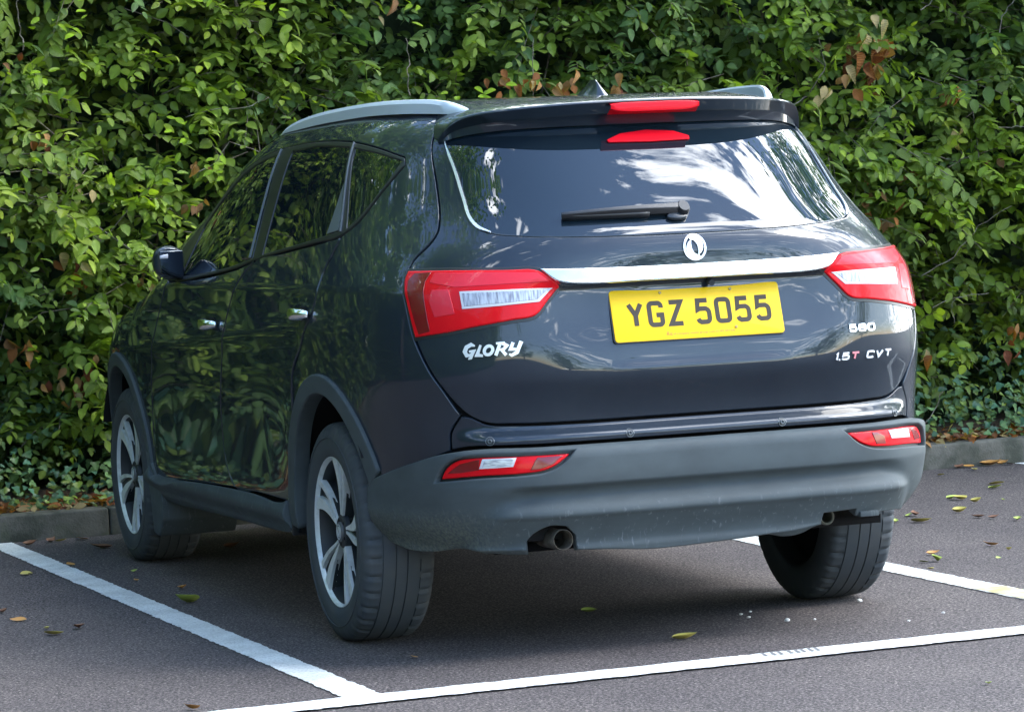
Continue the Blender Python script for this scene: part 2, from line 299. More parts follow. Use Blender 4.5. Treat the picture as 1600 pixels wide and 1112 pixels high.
class Smooth:
    # a table sampled finely and blurred, so that the sheet metal has no kinks
    def __init__(s,tab,sig,st=.002):
        s.a=tab[0][0]-4*sig; s.st=st; n=int((tab[-1][0]+4*sig-s.a)/st)+2
        v=np.array([lerp_tab(tab,s.a+i*st) for i in range(n)]); k=int(3*sig/st)+1; w_=np.exp(-.5*(np.arange(-k,k+1)*st/sig)**2); w_/=w_.sum()
        s.v=list(np.convolve(np.pad(v,k,mode='edge'),w_,mode='valid')); s.n=n
    def __call__(s,x):
        t=(x-s.a)/s.st
        if t<=1: return float(s.v[0])
        if t>=s.n-3: return float(s.v[-1])
        i=int(t); f=t-i; v=s.v; p0,p1,p2,p3=v[i-1],v[i],v[i+1],v[i+2]
        return float(.5*(2*p1+(p2-p0)*f+(2*p0-5*p1+4*p2-p3)*f*f+(3*p1-p0-3*p2+p3)*f**3))
tail=Smooth(TAIL,.012); nexp=Smooth(NEXP,.04); htop=Smooth(HTOP,.05,.004); wlow=Smooth(WLOW,.035); zbf=Smooth(ZB,.06,.004)
def width(y,z):
    zb=zbf(y)
    if z<=zb: w=wlow(z)
    else:
        H=htop(y); t=(z-zb)/max(H-zb,1e-3)
        w0=wlow(zb)
        if t>=1: return 0.
        lean=.26 if y<1.9 else .26-.2*min(1,(y-1.9)/.6)
        w=w0*(1-lean*t)*(1-t**8)**(1/8)
    if y>2.2:
        q=min(1.,(y-2.2)/1.48); w*=max(0.,1-q**3.6)**(1/3.6)
    return w
# s <-> phi table on reference contour
def _ref(phi,W=.9,b=1.4,n=4.3):
    sx,cx=abs(sin(phi)),abs(cos(phi)); r=(sx**n+cx**n)**(-1/n)
    return W*r*sin(phi),Y0-b*r*cos(phi)
_ph=[pi/2*i/400 for i in range(401)]; _s=[0.]
for i in range(400):
    a=_ref(_ph[i]);b_=_ref(_ph[i+1]); _s.append(_s[-1]+hypot(a[0]-b_[0],a[1]-b_[1]))
S90=_s[-1]
def S(s,z):
    sg=-1 if s<0 else 1; a=abs(s)
    if a<S90:
        # bisect table
        lo,hi=0,400
        while hi-lo>1:
            m=(lo+hi)//2
            if _s[m]<=a: lo=m
            else: hi=m
        phi=_ph[lo]+(_ph[lo+1]-_ph[lo])*(a-_s[lo])/(_s[lo+1]-_s[lo])
        n=nexp(z); sx,cx=sin(phi),cos(phi); r=(sx**n+cx**n)**(-1/n)
        b=Y0-tail(z); y=Y0-b*r*cx
        return (sg*width(min(y,Y0),z)*r*sx,y,z)
    y=Y0+a-S90
    return (sg*width(y,z),y,z)
def inv(x,y,z):
    if y>=Y0: a=S90+y-Y0
    else:
        W=width(y,z); b=Y0-tail(z); phi=atan2(abs(x)/max(W,1e-6),(Y0-y)/b)
        k=phi/(pi/2)*400; i=min(int(k),399); a=_s[i]+(_s[i+1]-_s[i])*(k-i)
    return (-a if x<0 else a)
def inside(x,y,z):
    if y>=Y0: return abs(x)<width(y,z)
    W=width(y,z); 
    if W<=0: return False
    n=nexp(z); return (abs(x)/W)**n+(abs(y-Y0)/(Y0-tail(z)))**n<1

def sst(a,b,x):
    t=(x-a)/(b-a); t=max(0.,min(1.,t)); return t*t*(3-2*t)
def gau(x,c,w): return exp(-((x-c)/w)**2)
BC=[(.25,.048),(.300,.055),(.316,.057),(.330,.050),(.345,.054),(.405,.093),(.418,.104),(.430,.100),(.468,.072),(.484,.074),(.500,.099),(.52,.100),(.578,.096),(.594,.090),(.606,.078),(.612,.062),(.70,.02)]
BS=[(.25,-.08),(.30,-.035),(.35,.018),(.42,.068),(.488,.099),(.50,.102),(.52,.101),(.578,.096),(.594,.090),(.606,.078),(.612,.062),(.70,.02)]
def disp_bumper(s,z):
    a=abs(s)
    k=sst(.50+.9*(.50-z),.60+.9*(.50-z),a)
    d=lerp_tab(BC,z)*(1-k)+lerp_tab(BS,z)*k
    f=1-sst(.45,1.03,a)
    return d*f+(1-f)*(.010-.055*(1-sst(.30,.43,z)))
def disp_body(s,z):
    a=abs(s); d=0.
    if a<.75:
        # recess for the plate below the chrome bar
        A=1-sst(.30,.58,a+.25*max(0,.95-z)); B=sst(1.085,1.04,z) if False else (1-sst(1.045,1.07,z))
        B*=sst(.79,1.06,z)
        d-=.025*A*B
        d+=.008*A*gau(z,.785,.055)+.003*gau(z,.812,.006)*(1-sst(.20,.30,a))
    if a>S90-.9:
        k=sst(S90-.9,S90-.4,a)*(1-sst(S90+1.9,S90+2.3,a))
        y=Y0+a-S90
        zc=.965-.055*(y+.3)
        d+=k*.006*gau(z,zc,.035)
        d-=.007*sst(S90-.25,S90+.1,a)*(1-sst(S90+1.3,S90+1.7,a))*gau(z,.58,.13)
    return d
def disp_skin(s,z):
    return disp_body(s,z)+.036*(1-sst(.60,.733,abs(s)))*(1-sst(.628,.662,z))
def nrm(s,z,e=2e-3):
    a=S(s-e,z);b=S(s+e,z);c=S(s,z-e);d=S(s,z+e)
    u=[b[i]-a[i] for i in range(3)];v=[d[i]-c[i] for i in range(3)]
    n=[u[1]*v[2]-u[2]*v[1],u[2]*v[0]-u[0]*v[2],u[0]*v[1]-u[1]*v[0]]
    l=sqrt(sum(q*q for q in n)) or 1
    return [q/l for q in n]
def Sd(s,z,off=0.,disp=disp_body):
    p=S(s,z);n=nrm(s,z);d=off+(disp(s,z) if disp else 0)
    return [p[i]+n[i]*d for i in range(3)]
# ---------------------------------------------------------------- panel builder on the body surface
def pt_in(px,py,poly):
    c=np.zeros(len(px),bool); n=len(poly)
    for i in range(n):
        x0,y0=poly[i];x1,y1=poly[(i+1)%n]
        m=((y0>py)!=(y1>py)); 
        if y1!=y0: c^=m&(px<(x1-x0)*(py-y0)/(y1-y0)+x0)
    return c
def smooth_poly(P,step,closed=True,corner=48):
    n=len(P);out=[]
    A=np.array(P,float)
    def iscorner(i):
        a=A[i]-A[i-1];b=A[(i+1)%n]-A[i]
        d=abs(degrees(atan2(a[0]*b[1]-a[1]*b[0],a@b))); return d>corner
    rng=range(n if closed else n-1)
    for i in rng:
        p1,p2=A[i],A[(i+1)%n]
        p0=A[i-1] if (closed or i>0) else p1; p3=A[(i+2)%n] if (closed or i+2<n) else p2
        if iscorner(i): p0=p1-(p2-p1)
        if iscorner((i+1)%n): p3=p2+(p2-p1)
        L=np.hypot(*(p2-p1)); k=max(1,int(L/step+.5))
        l0=max(np.hypot(*(p1-p0)),1e-4);l2=max(np.hypot(*(p3-p2)),1e-4)
        m1=((p1-p0)/l0+(p2-p1)/max(L,1e-6))*.5*L; m2=((p2-p1)/max(L,1e-6)+(p3-p2)/l2)*.5*L
        if iscorner(i): m1=p2-p1
        if iscorner((i+1)%n): m2=p2-p1
        for j in range(k):
            t=j/k; out.append((2*t**3-3*t*t+1)*p1+(t**3-2*t*t+t)*m1+(-2*t**3+3*t*t)*p2+(t**3-t*t)*m2)
    if not closed: out.append(A[-1])
    return [tuple(o) for o in out]
def area(P): return .5*sum(P[i][0]*P[(i+1)%len(P)][1]-P[(i+1)%len(P)][0]*P[i][1] for i in range(len(P)))
def inset(P,d):
    n=len(P);out=[]
    for i in range(n):
        a=np.subtract(P[i],P[i-1]);b=np.subtract(P[(i+1)%n],P[i]); a=a/(np.hypot(*a)+1e-9);b=b/(np.hypot(*b)+1e-9)
        na=np.array((-a[1],a[0]));nb=np.array((-b[1],b[0])); m=na+nb;l=np.hypot(*m)
        m=m/l if l>1e-6 else na; k=1/max(.45,m@na); out.append((P[i][0]+m[0]*d*k,P[i][1]+m[1]*d*k))
    return out
def surf_fn(disp):
    return (lambda a,b,off=0.: Sd(a,b,off,disp))
def normal_of(P,a,b,e=2.5e-3):
    p,q,r,s=P(a-e,b),P(a+e,b),P(a,b-e),P(a,b+e)
    u=[q[i]-p[i] for i in range(3)];v=[s[i]-r[i] for i in range(3)]
    n=Vector((u[1]*v[2]-u[2]*v[1],u[2]*v[0]-u[0]*v[2],u[0]*v[1]-u[1]*v[0]))
    return n.normalized() if n.length>0 else Vector((0,0,1))
def panel_data(poly,P,off=0.,gap=.002,roll=.004,depth=.012,res=.03,holes=(),sm=True,step=None,corner=48):
    step=step or res*.6
    loops=[]
    for k,pl in enumerate([poly]+list(holes)):
        pl=smooth_poly(pl,step,corner=corner if sm else -1)
        if (area(pl)<0)==(k==0): pl=pl[::-1]     # outer ccw, holes cw: interior always on the left
        loops.append(pl)
    V=[];Nn=[];F=[];cv=[];ce=[]
    ringidx=[]
    for pl in loops:
        r2=inset(pl,gap+roll); r1=inset(pl,gap+roll*.3); r0=inset(pl,gap)
        base=len(cv); n=len(pl)
        cv+=[Vector(p) for p in r2]; ce+=[(base+i,base+(i+1)%n) for i in range(n)]
        ringidx.append((base,n,r0,r1,r2))
    out=[r[4] for r in ringidx]
    xs=[p[0] for p in out[0]];ys=[p[1] for p in out[0]]
    gx,gy=np.meshgrid(np.arange(min(xs),max(xs),res),np.arange(min(ys),max(ys),res*.87)); gx[1::2]+=res/2
    gx=gx.ravel();gy=gy.ravel(); ok=pt_in(gx,gy,out[0])
    for h in out[1:]: ok&=~pt_in(gx,gy,h)
    gx=gx[ok];gy=gy[ok]; allb=np.array([p for o_ in out for p in o_])
    if len(gx):
        keep=np.ones(len(gx),bool)
        for i in range(0,len(gx),500):
            d=((gx[i:i+500,None]-allb[None,:,0])**2+(gy[i:i+500,None]-allb[None,:,1])**2).min(1); keep[i:i+500]=d>(res*.45)**2
        gx=gx[keep];gy=gy[keep]
    cv2=cv+[Vector((a,b)) for a,b in zip(gx,gy)]
    vo,eo,fo,_,_,_=delaunay_2d_cdt(cv2,ce,[],0,1e-6)
    vo=[(v[0],v[1]) for v in vo]
    c=np.array([[sum(vo[i][k] for i in f)/len(f) for k in (0,1)] for f in fo])
    ok=pt_in(c[:,0],c[:,1],out[0])
    for h in out[1:]: ok&=~pt_in(c[:,0],c[:,1],h)
    key={}
    for i,(a,b) in enumerate(vo):
        p=P(a,b); n=normal_of(P,a,b); V.append(Vector(p)+n*off); Nn.append(n); key[(round(a,5),round(b,5))]=i
    for f,o_ in zip(fo,ok):
        if o_:
            q=[vo[i] for i in f]; F.append(tuple(f) if area(q)>0 else tuple(f[::-1]))
    for base,n,r0,r1,r2 in ringidx:
        ids=[]
        for a,b in r2:
            i=key.get((round(a,5),round(b,5)))
            if i is None:
                dd=[(vo[j][0]-a)**2+(vo[j][1]-b)**2 for j in range(len(vo))]; i=dd.index(min(dd))
            ids.append(i)
        k=len(V)
        T=[]
        for i in range(n):
            nn=Nn[ids[i]]; t=Vector(P(*r0[i]))-Vector(P(*r2[i])); t=t-nn*t.dot(nn); t=t.normalized() if t.length>1e-7 else nn; T.append((nn,t))
        for i in range(n): V.append(Vector(P(*r1[i]))+T[i][0]*(off-roll*.3)); Nn.append((T[i][0]+T[i][1]).normalized())
        for i in range(n): V.append(Vector(P(*r0[i]))+T[i][0]*(off-roll)); Nn.append((T[i][1]+T[i][0]*.15).normalized())
        for i in range(n): V.append(Vector(P(*r0[i]))+T[i][0]*(off-depth)); Nn.append(T[i][1])
        for i in range(n):
            j=(i+1)%n; rr=[ids[i],ids[j]],[k+i,k+j],[k+n+i,k+n+j],[k+2*n+i,k+2*n+j]
            for q in range(3):
                a0,a1=rr[q];b0,b1=rr[q+1]
                if a0!=a1: F.append((a1,a0,b0,b1))
                else: F.append((a0,b0,b1))
    return V,F,Nn
def clean(F):
    return [f for f in F if len(set(f))==len(f)]
def panel(name,poly,mat,parent,P=None,mirror=False,label=None,**k):
    """poly in the surface's own coordinates; mirror=True also builds the same part on the right side."""
    P=P or PB_
    V,F,Nn=panel_data(poly,P,**k); F=clean(F)
    o=mesh(name,V,F,mat,parent,normals=Nn); obs=[o]
    if mirror:
        V2=[(-v[0],v[1],v[2]) for v in V];N2=[(-n[0],n[1],n[2]) for n in Nn]; F2=[f[::-1] for f in F]
        par=parent if not isinstance(mirror,bpy.types.Object) else mirror
        obs.append(mesh(name,V2,F2,mat,par,normals=N2))
    return obs
PB_=surf_fn(disp_body); PK_=surf_fn(disp_skin); PG_=surf_fn(disp_bumper); PN_=surf_fn(None)
def ribbon(P,pts,wd,ht,off=0.,closed=False):
    """a raised strip of width wd along pts on surface P"""
    n=len(pts);L=[];R=[]
    for i in range(n):
        if closed: a=np.subtract(pts[i],pts[i-1]);b=np.subtract(pts[(i+1)%n],pts[i])
        else:
            a=np.subtract(pts[i],pts[i-1]) if i>0 else np.subtract(pts[1],pts[0]); b=np.subtract(pts[i+1],pts[i]) if i<n-1 else a
        a=a/(np.hypot(*a)+1e-9);b=b/(np.hypot(*b)+1e-9); na=np.array((-a[1],a[0]));nb=np.array((-b[1],b[0])); m=na+nb; l=np.hypot(*m); m=m/l if l>1e-6 else na
        k=1/max(.5,m@na); w_=wd[i] if isinstance(wd,(list,tuple)) else wd
        L.append((pts[i][0]+m[0]*w_/2*k,pts[i][1]+m[1]*w_/2*k));R.append((pts[i][0]-m[0]*w_/2*k,pts[i][1]-m[1]*w_/2*k))
    V=[];F=[]
    for i in range(n): V+=[P(*L[i],off),P(*L[i],off+ht),P(*R[i],off+ht),P(*R[i],off)]
    for i in range(n if closed else n-1):
        a=4*i;b=4*((i+1)%n)
        for q in range(3): F.append((a+q,a+q+1,b+q+1,b+q))
    if not closed: F.append((0,3,2,1)); F.append((4*n-4,4*n-3,4*n-2,4*n-1))
    return V,F
# ---------------------------------------------------------------- lettering strokes (unit box glyphs)
def arc(cx,cy,rx,ry,a0,a1,n=8): return [(cx+rx*cos(radians(a0+(a1-a0)*i/n)),cy+ry*sin(radians(a0+(a1-a0)*i/n))) for i in range(n+1)]
GL={'Y':[([(0,1),(.5,.48)],0),([(1,1),(.5,.48),(.5,0)],0)],
'Z':[([(.02,1),(.96,1),(.04,0),(1,0)],0)],
'5':[([(.92,1),(.12,1),(.06,.58),(.20,.62),(.72,.62)]+arc(.72,.42,.26,.18,70,0,4)+arc(.72,.18,.26,.18,0,-90,4)+[(.26,0),(.10,.06),(.02,.16)],0)],
'0':[(arc(.74,.84,.26,.16,0,90,4)+arc(.26,.84,.26,.16,90,180,4)+arc(.26,.16,.26,.16,180,270,4)+arc(.74,.16,.26,.16,270,360,4),1)],
'8':[(arc(.74,.84,.24,.16,0,90,3)+arc(.26,.84,.24,.16,90,180,3)+arc(.24,.2,.24,.2,180,270,3)+arc(.76,.2,.24,.2,270,360,3),1),([(.1,.53),(.9,.53)],0)],
'G':[([(.97,.78)]+arc(.72,.84,.26,.16,0,90,4)+arc(.26,.84,.26,.16,90,180,4)+arc(.26,.16,.26,.16,180,270,4)+arc(.74,.16,.26,.16,270,360,4)+[(1,.45),(.55,.45)],0)],
'C':[([(.97,.76)]+arc(.72,.82,.26,.18,0,90,4)+arc(.26,.82,.26,.18,90,180,4)+arc(.26,.18,.26,.18,180,270,4)+arc(.74,.18,.26,.18,270,340,4),0)],
'V':[([(0,1),(.42,0),(1,1)],0)],'T':[([(0,1),(1,1)],0),([(.5,1),(.5,0)],0)],
'1':[([(.1,.8),(.5,1),(.5,0)],0)],'L':[([(.1,1),(.1,0),(.9,0)],0)],
'O':[(arc(.5,.5,.5,.5,0,342,18),1)],'R':[([(.08,0),(.08,1),(.65,1)]+arc(.65,.75,.3,.25,90,-90,6)+[(.3,.5)],0),([(.45,.5),(1,0)],0)],'.':[([(.3,.0),(.3,.16)],0)]}
def glyph_mesh(P,ch,x,y,wd,ht,st,th,off,shear=0.,thin=None):
    V=[];F=[]
    for i,(pts,cl) in enumerate(GL[ch]):
        ins=st/2
        q=[(x+ins+p[0]*(wd-st)+shear*(ins+p[1]*(ht-st)),y+ins+p[1]*(ht-st)) for p in pts]
        v,f=ribbon(P,q,st,th,off+i*.0004,closed=bool(cl)); k=len(V); V+=v; F+=[tuple(a+k for a in g) for g in f]
    return V,F
def put_glyph(name,P,ch,mt,parent,*a,**k):
    V,F=glyph_mesh(P,ch,*a,**k); m=MB().add(V,F); return m.build(name,mt,parent,smooth=False)

# ---------------------------------------------------------------- the car
CAR=empty('parked_car',(0,0,0),'black five-door SUV with yellow number plate parked nose to the hedge in the marked bay','car')
def lr(poly): return poly
# under shell (dark body behind the shut lines)
def shell():
    V=[];F=[];ss=np.arange(-S90-3.0,S90+3.01,.05); zs=list(np.arange(.33,1.56,.035)); id_={}
    def hole(p):
        for yc in (0,2.78):
            if abs(p[0])>.55 and (p[1]-yc)**2+(p[2]-.33)**2<.46**2: return True
            if abs(p[0])>.55 and abs(p[1]-yc)<.46 and p[2]<.33: return True
        return False
    for i,s in enumerate(ss):
        for j,z in enumerate(zs):
            zt=htop(max(Y0,Y0+abs(s)-S90))-.03
            V.append(Sd(s,min(z,zt),-.016))
    n=len(zs)
    for i in range(len(ss)-1):
        for j in range(n-1):
            a=i*n+j; q=(a,a+n,a+n+1,a+1)
            pm=np.mean([V[k] for k in q],0)
            if hole(pm) or (pm[1]<-.15 and pm[2]<.48): continue
            F.append(q)
    m=MB().add(V,F)
    # floor
    m.box((-.60,-.70,.30),(.60,3.2,.325)); m.box((-.80,.5,.29),(.80,2.25,.315))
    o=m.build('inner_body_shell',GAP,CAR)
shell()
# wheel housings
for yc in (0,2.78):
    for sx_ in (-1,1):
        m=MB(); rings=[]
        for a in range(25,150,8):
            c,s_=cos(radians(a)),sin(radians(a)); R=.425
            y=yc+R*c; z=.33+R*s_; rings.append([(sx_*.878,y,z),(sx_*.60,y,z),(sx_*.60,yc+.02*c,.33+.02*s_)])
        m.loft(rings,cap=False,closed=False); m.build('wheel_housing',DARK,CAR)

SE=S90+3.0   # front end of the side domain
# outlines in the surface's coordinates (metres along the waist, height)
SH=[(-.915,1.5699),(-.9082,1.5237),(-.9071,1.4784),(-.864,1.3627),(-.835,1.2482),(-.838,1.215),(-.8629,1.1817),(-.9092,1.14),(-.9167,1.1153),(-.9007,1.0586),(-.8759,.9992),(-.8421,.9108),(-.7917,.8201),(-.7457,.7621),(-.6784,.6977),(-.6269,.6748),(-.5504,.6687),(-.3659,.6655),(-.1443,.6655),(0,.6655)]
SHm=SH+[(-a,b) for a,b in SH[::-1][1:]]
GLS=[(-.845,1.52),(-.8405,1.4761),(-.7853,1.3991),(-.7423,1.3068),(-.7196,1.2558),(-.6914,1.2273),(-.6448,1.2088),(-.5719,1.1988),(-.3873,1.1884),(-.1699,1.183),(0,1.1822)]
GLm=GLS+[(-a,b) for a,b in GLS[::-1][1:]]
DLO=[(-3.4666,1.19),(-3.33,1.2824),(-3.1174,1.3652),(-2.9279,1.4391),(-2.65,1.486),(-2.3747,1.5049),(-2.05,1.5105),(-1.5594,1.4966),(-1.2594,1.4684),(-1.06,1.4377),(-1.0465,1.415),(-1.1846,1.3338),(-1.3116,1.2517),(-1.417,1.2154),(-1.6712,1.1925),(-2.2409,1.1471),(-2.5182,1.1147),(-2.9372,1.0864),(-3.30,1.07),(-3.43,1.085)]
# rear arch, outer and inner edges; front = shifted by the wheelbase
def arch_pts(r,yc=0.,a0=-8,a1=188,n=22,sq=1.0):
    """circle round the wheel, returned in (s,z) of the left side, from front to rear"""
    out=[]
    for i in range(n+1):
        a=radians(a0+(a1-a0)*i/n); y=yc+r*cos(a)*sq-.02; z=.33+r*sin(a); out.append(side_sz(y,z))
    return out
def side_sz(y,z):
    if y>=Y0: return (-(S90+y-Y0),z)
    lo,hi=.75,S90
    for _ in range(30):
        m=(lo+hi)/2
        if S(-m,z)[1]<y: lo=m
        else: hi=m
    return (-lo,z)
AO=arch_pts(.474,0,-5,156,sq=.91); AF=arch_pts(.462,2.78,8,188)
# --- tailgate with a hole for the glass
tg=[(-.885,1.545)]+SH[2:]+[(-a,b) for a,b in SH[2:-1][::-1]]+[(.885,1.545)]
tail_o,=panel('tailgate',tg,PAINT,CAR,holes=[GLm+[]],gap=.0018,roll=.005,depth=.016,res=.021)
panel('rear_window',[(a*1.0,b) for a,b in GLm],GLASSR,CAR,off=-.003,gap=-.001,roll=.003,depth=.012,res=.03)
# bright strips along the window edge
for sg in (-1,1):
    pts=smooth_poly([(sg*abs(a),b) for a,b in GLS[1:7]],.012,closed=False)
    if sg>0: pts=pts[::-1]
    n=len(pts); wd=[.010*min(1,.25+1.2*min(i,n-1-i)/n*4) for i in range(n)]
    V,F=ribbon(PB_,pts,wd,.004,-.001); MB().add(V,F).build('window_strip',BRIGHT,CAR,sh=30)
# --- body side: everything behind the rear door, the pillars and the roof edge
def zr(y,t=.935): 
    zb=zbf(y); return zb+(htop(y)-zb)*t
top=[(-.915,1.545)]+[(-s,min(1.575,zr(Y0+s-S90) if s>S90 else 1.56)) for s in np.arange(1.0,S90+1.3,.12)]
top=[(a,b-(0.012 if a>-1.3 else 0)) for a,b in top]
apil=[(-(S90+y-Y0),zr(y,.90)) for y in (1.92,2.02,2.12,2.2)]
frame=top+apil+[(-3.60,1.09),(-3.47,1.075)]+DLO[0:14]+[(-1.4644,1.1182),(-1.478,1.0242),(-1.6035,.8876),(-1.72,.7957)]
i0=[i for i,p in enumerate(AO) if p[0]>-1.725]
quarter=frame+AO[i0[0]:]+[(-1.062,.512),(-.9636,.539),(-.8633,.564),(-.79,.583),(-.7395,.600),(-.7395,.645),(-.70,.688)]
SHq=[(a-.004,b) for a,b in SH[1:14]][::-1]
quarter=quarter[:-2]+[(-.737,.650),(-.703,.700)]+SHq[0:]
panel('rear_quarter_panel',quarter,PAINT,CAR,gap=.0015,roll=.004,depth=.014,res=.034,step=.018,mirror=True,corner=38)
# doors and front wing
DB=[(-2.2796,1.1460),(-2.3763,1.105),(-2.359,.9924),(-2.4604,.8233),(-2.6986,.6419),(-2.7486,.4976),(-2.6588,.4582),(-2.5297,.3897)]
DB=[(-2.2796,1.1440),(-2.385,1.095),(-2.45,1.03),(-2.50,.96),(-2.54,.88),(-2.61,.76),(-2.675,.63),(-2.685,.50),(-2.64,.44),(-2.56,.389)]
DF=[(-3.40,1.066),(-3.4546,.9764),(-3.55,.861),(-3.6258,.7419),(-3.66,.6473),(-3.70,.4654),(-3.6839,.3548)]
i1=[i for i,p in enumerate(AO) if p[0]<=-1.725]
rd=[(-1.4264,1.2135),(-1.478,1.1182),(-1.482,1.0242),(-1.6075,.8876),(-1.725,.7957)]+[AO[i] for i in i1[::-1]]+[(-1.925,.39)]+[(-2.2907,.392)]+DB[::-1]+[(-2.0,1.166),(-1.6712,1.1900)]
panel('rear_door',rd,PAINT,CAR,gap=.0025,roll=.005,depth=.014,res=.034,step=.018,mirror=True)
fd=DB+[(-3.0,.375)]+DF[::-1]+[(-2.9372,1.0834),(-2.5182,1.1127)]
panel('front_door',fd,PAINT,CAR,gap=.0025,roll=.005,depth=.014,res=.034,step=.018,mirror=True)
AFr=arch_pts(.462,2.78,12,182,22)
wing=DF[::-1][::-1]+[( -3.72,.36)]
wing=[(-3.41,1.072),(-3.62,1.065),(-3.8,1.02),(-4.1,.96),(-4.4,.92),(-4.8,.86),(-5.05,.78),(-5.12,.60),(-5.10,.42)]+AFr[0:]+[(-3.75,.355),(-3.69,.355)]+DF[::-1][1:]
panel('front_wing',wing,PAINT,CAR,gap=.002,roll=.004,depth=.014,res=.036,step=.02,mirror=True)
# side glass and its surround
FW=[(-2.97,1.096),(-3.34,1.19),(-3.28,1.262),(-3.0826,1.3522),(-2.8837,1.4258),(-2.6341,1.4678),(-2.4518,1.4827),(-2.33,1.1521),(-2.5408,1.125)]
FW=[(-3.24,1.088),(-3.26,1.2601),(-3.0826,1.3472),(-2.8837,1.4258),(-2.6341,1.4678),(-2.4518,1.4827),(-2.322,1.1521),(-2.5408,1.127),(-2.93,1.100)]
RW=[(-2.3075,1.4878),(-1.9914,1.4928),(-1.575,1.4804),(-1.454,1.2291),(-1.691,1.2061),(-2.2182,1.1622)]
QW=[(-1.5165,1.4765),(-1.2423,1.4506),(-1.0731,1.427),(-1.1987,1.3401),(-1.3282,1.2633),(-1.3928,1.238)]
panel('window_surround',DLO,RUB,CAR,off=.0015,holes=[FW,RW,QW],gap=.001,roll=.004,depth=.014,res=.035,step=.02,mirror=True,corner=50)
panel('front_side_window',FW,GLASS,CAR,off=-.002,gap=-.002,roll=.002,depth=.008,res=.04,step=.02,mirror=True)
panel('rear_side_window',RW,GLASS,CAR,off=-.002,gap=-.002,roll=.002,depth=.008,res=.04,step=.02,mirror=True)
panel('quarter_window',QW,GLASS,CAR,off=-.002,gap=-.002,roll=.002,depth=.008,res=.04,step=.02,mirror=True)
SATIN=mat('satin_trim',(.16,.18,.19),.3,.3)
for sg in (1,-1):
    for pts,wd in (([(-2.355,1.1500),(-2.41,1.32),(-2.470,1.498)],.007),([(-1.432,1.2262),(-1.488,1.36),(-1.541,1.494)],.007)):
        V,F=ribbon(PB_,smooth_poly([(a*sg,b) for a,b in pts],.03,closed=False),wd,.006,.0); MB().add(V,F).build('pillar_strip',SATIN,CAR,sh=30)
    # small grey triangle at the rear end of the rear door glass
    tri=[(-1.462,1.2315),(-1.560,1.2215),(-1.513,1.40)]
    if sg==1:
        panel('corner_applique',tri,SATIN,CAR,off=.001,gap=0,roll=.001,depth=.006,res=.03,sm=False,mirror=True)
# sill and arch cladding
def outset(V): return V
def ringpoly(outer,inner): return outer+inner[::-1]
def flare_disp(s,z): return disp_body(s,z)+.012
PF_=surf_fn(flare_disp)
def archband(yc,ro,ri,a0,a1,n=30,a0i=None,a1i=None):
    o_=arch_pts(ro,yc,a0,a1,n); i_=arch_pts(ri,yc,a0,a1,n); return o_+i_[::-1]
panel('rear_arch_cladding',arch_pts(.478,0,-1,154,26,sq=.915)+arch_pts(.418,0,-2,158,26,sq=.87)[::-1],GREY,CAR,P=PF_,gap=0,roll=.007,depth=.05,res=.022,sm=False,mirror=True)
panel('front_arch_cladding',arch_pts(.466,2.78,4,186,26)+arch_pts(.412,2.78,4,186,26)[::-1],GREY,CAR,P=PF_,gap=0,roll=.007,depth=.05,res=.022,sm=False,mirror=True)
def sill_disp(s,z):
    return .012+.022*gau(z,.355,.03)-.03*sst(.30,.24,z)
PS_=surf_fn(sill_disp)
sill=[(-1.915,.392),(-2.29,.394),(-2.75,.389),(-3.2,.378),(-3.70,.358),(-3.76,.40),(-3.79,.36),(-3.765,.27),(-3.45,.262),(-3.23,.268),(-3.08,.2717),(-2.494,.282),(-1.93,.292),(-1.868,.30),(-1.876,.40)]
panel('sill_cladding',sill,GREY,CAR,P=PS_,gap=0,roll=.006,depth=.05,res=.02,mirror=True)
for sg in (-1,1):
    m=MB(); m.loft([[(sg*.885,.47,.42),(sg*.885,.445,.295),(sg*.885,.42,.285),(sg*.885,.40,.42)],[(sg*.66,.47,.42),(sg*.66,.445,.295),(sg*.66,.42,.285),(sg*.66,.40,.42)]]); m.build('mud_flap',RUB,CAR,bev=.006)
    m=MB()
    m.loft([[(sg*.903,2.345,.45),(sg*.900,2.29,.15),(sg*.885,2.26,.135),(sg*.885,2.20,.20),(sg*.885,2.2,.30)],[(sg*.60,2.345,.45),(sg*.60,2.29,.15),(sg*.60,2.26,.135),(sg*.60,2.20,.20),(sg*.60,2.2,.30)]]); m.build('front_mud_flap',GREY,CAR,bev=.008)
# --- painted upper bumper
ub=[(-.7355,.604),(-.6677,.614),(-.4892,.614),(-.1782,.614),(.1782,.614),(.4892,.614),(.6677,.614),(.7355,.604),(.733,.649),(.701,.697),(.6784,.6937),(.6269,.6708),(.5504,.6647),(.3659,.6615),(.1443,.6615),(0,.6615),(-.1443,.6615),(-.3659,.6615),(-.5504,.6647),(-.6269,.6708),(-.6784,.6937),(-.701,.697),(-.733,.649)]
panel('bumper_skin',ub,PAINT,CAR,P=PK_,gap=.001,roll=.0015,depth=.03,res=.010,step=.01)
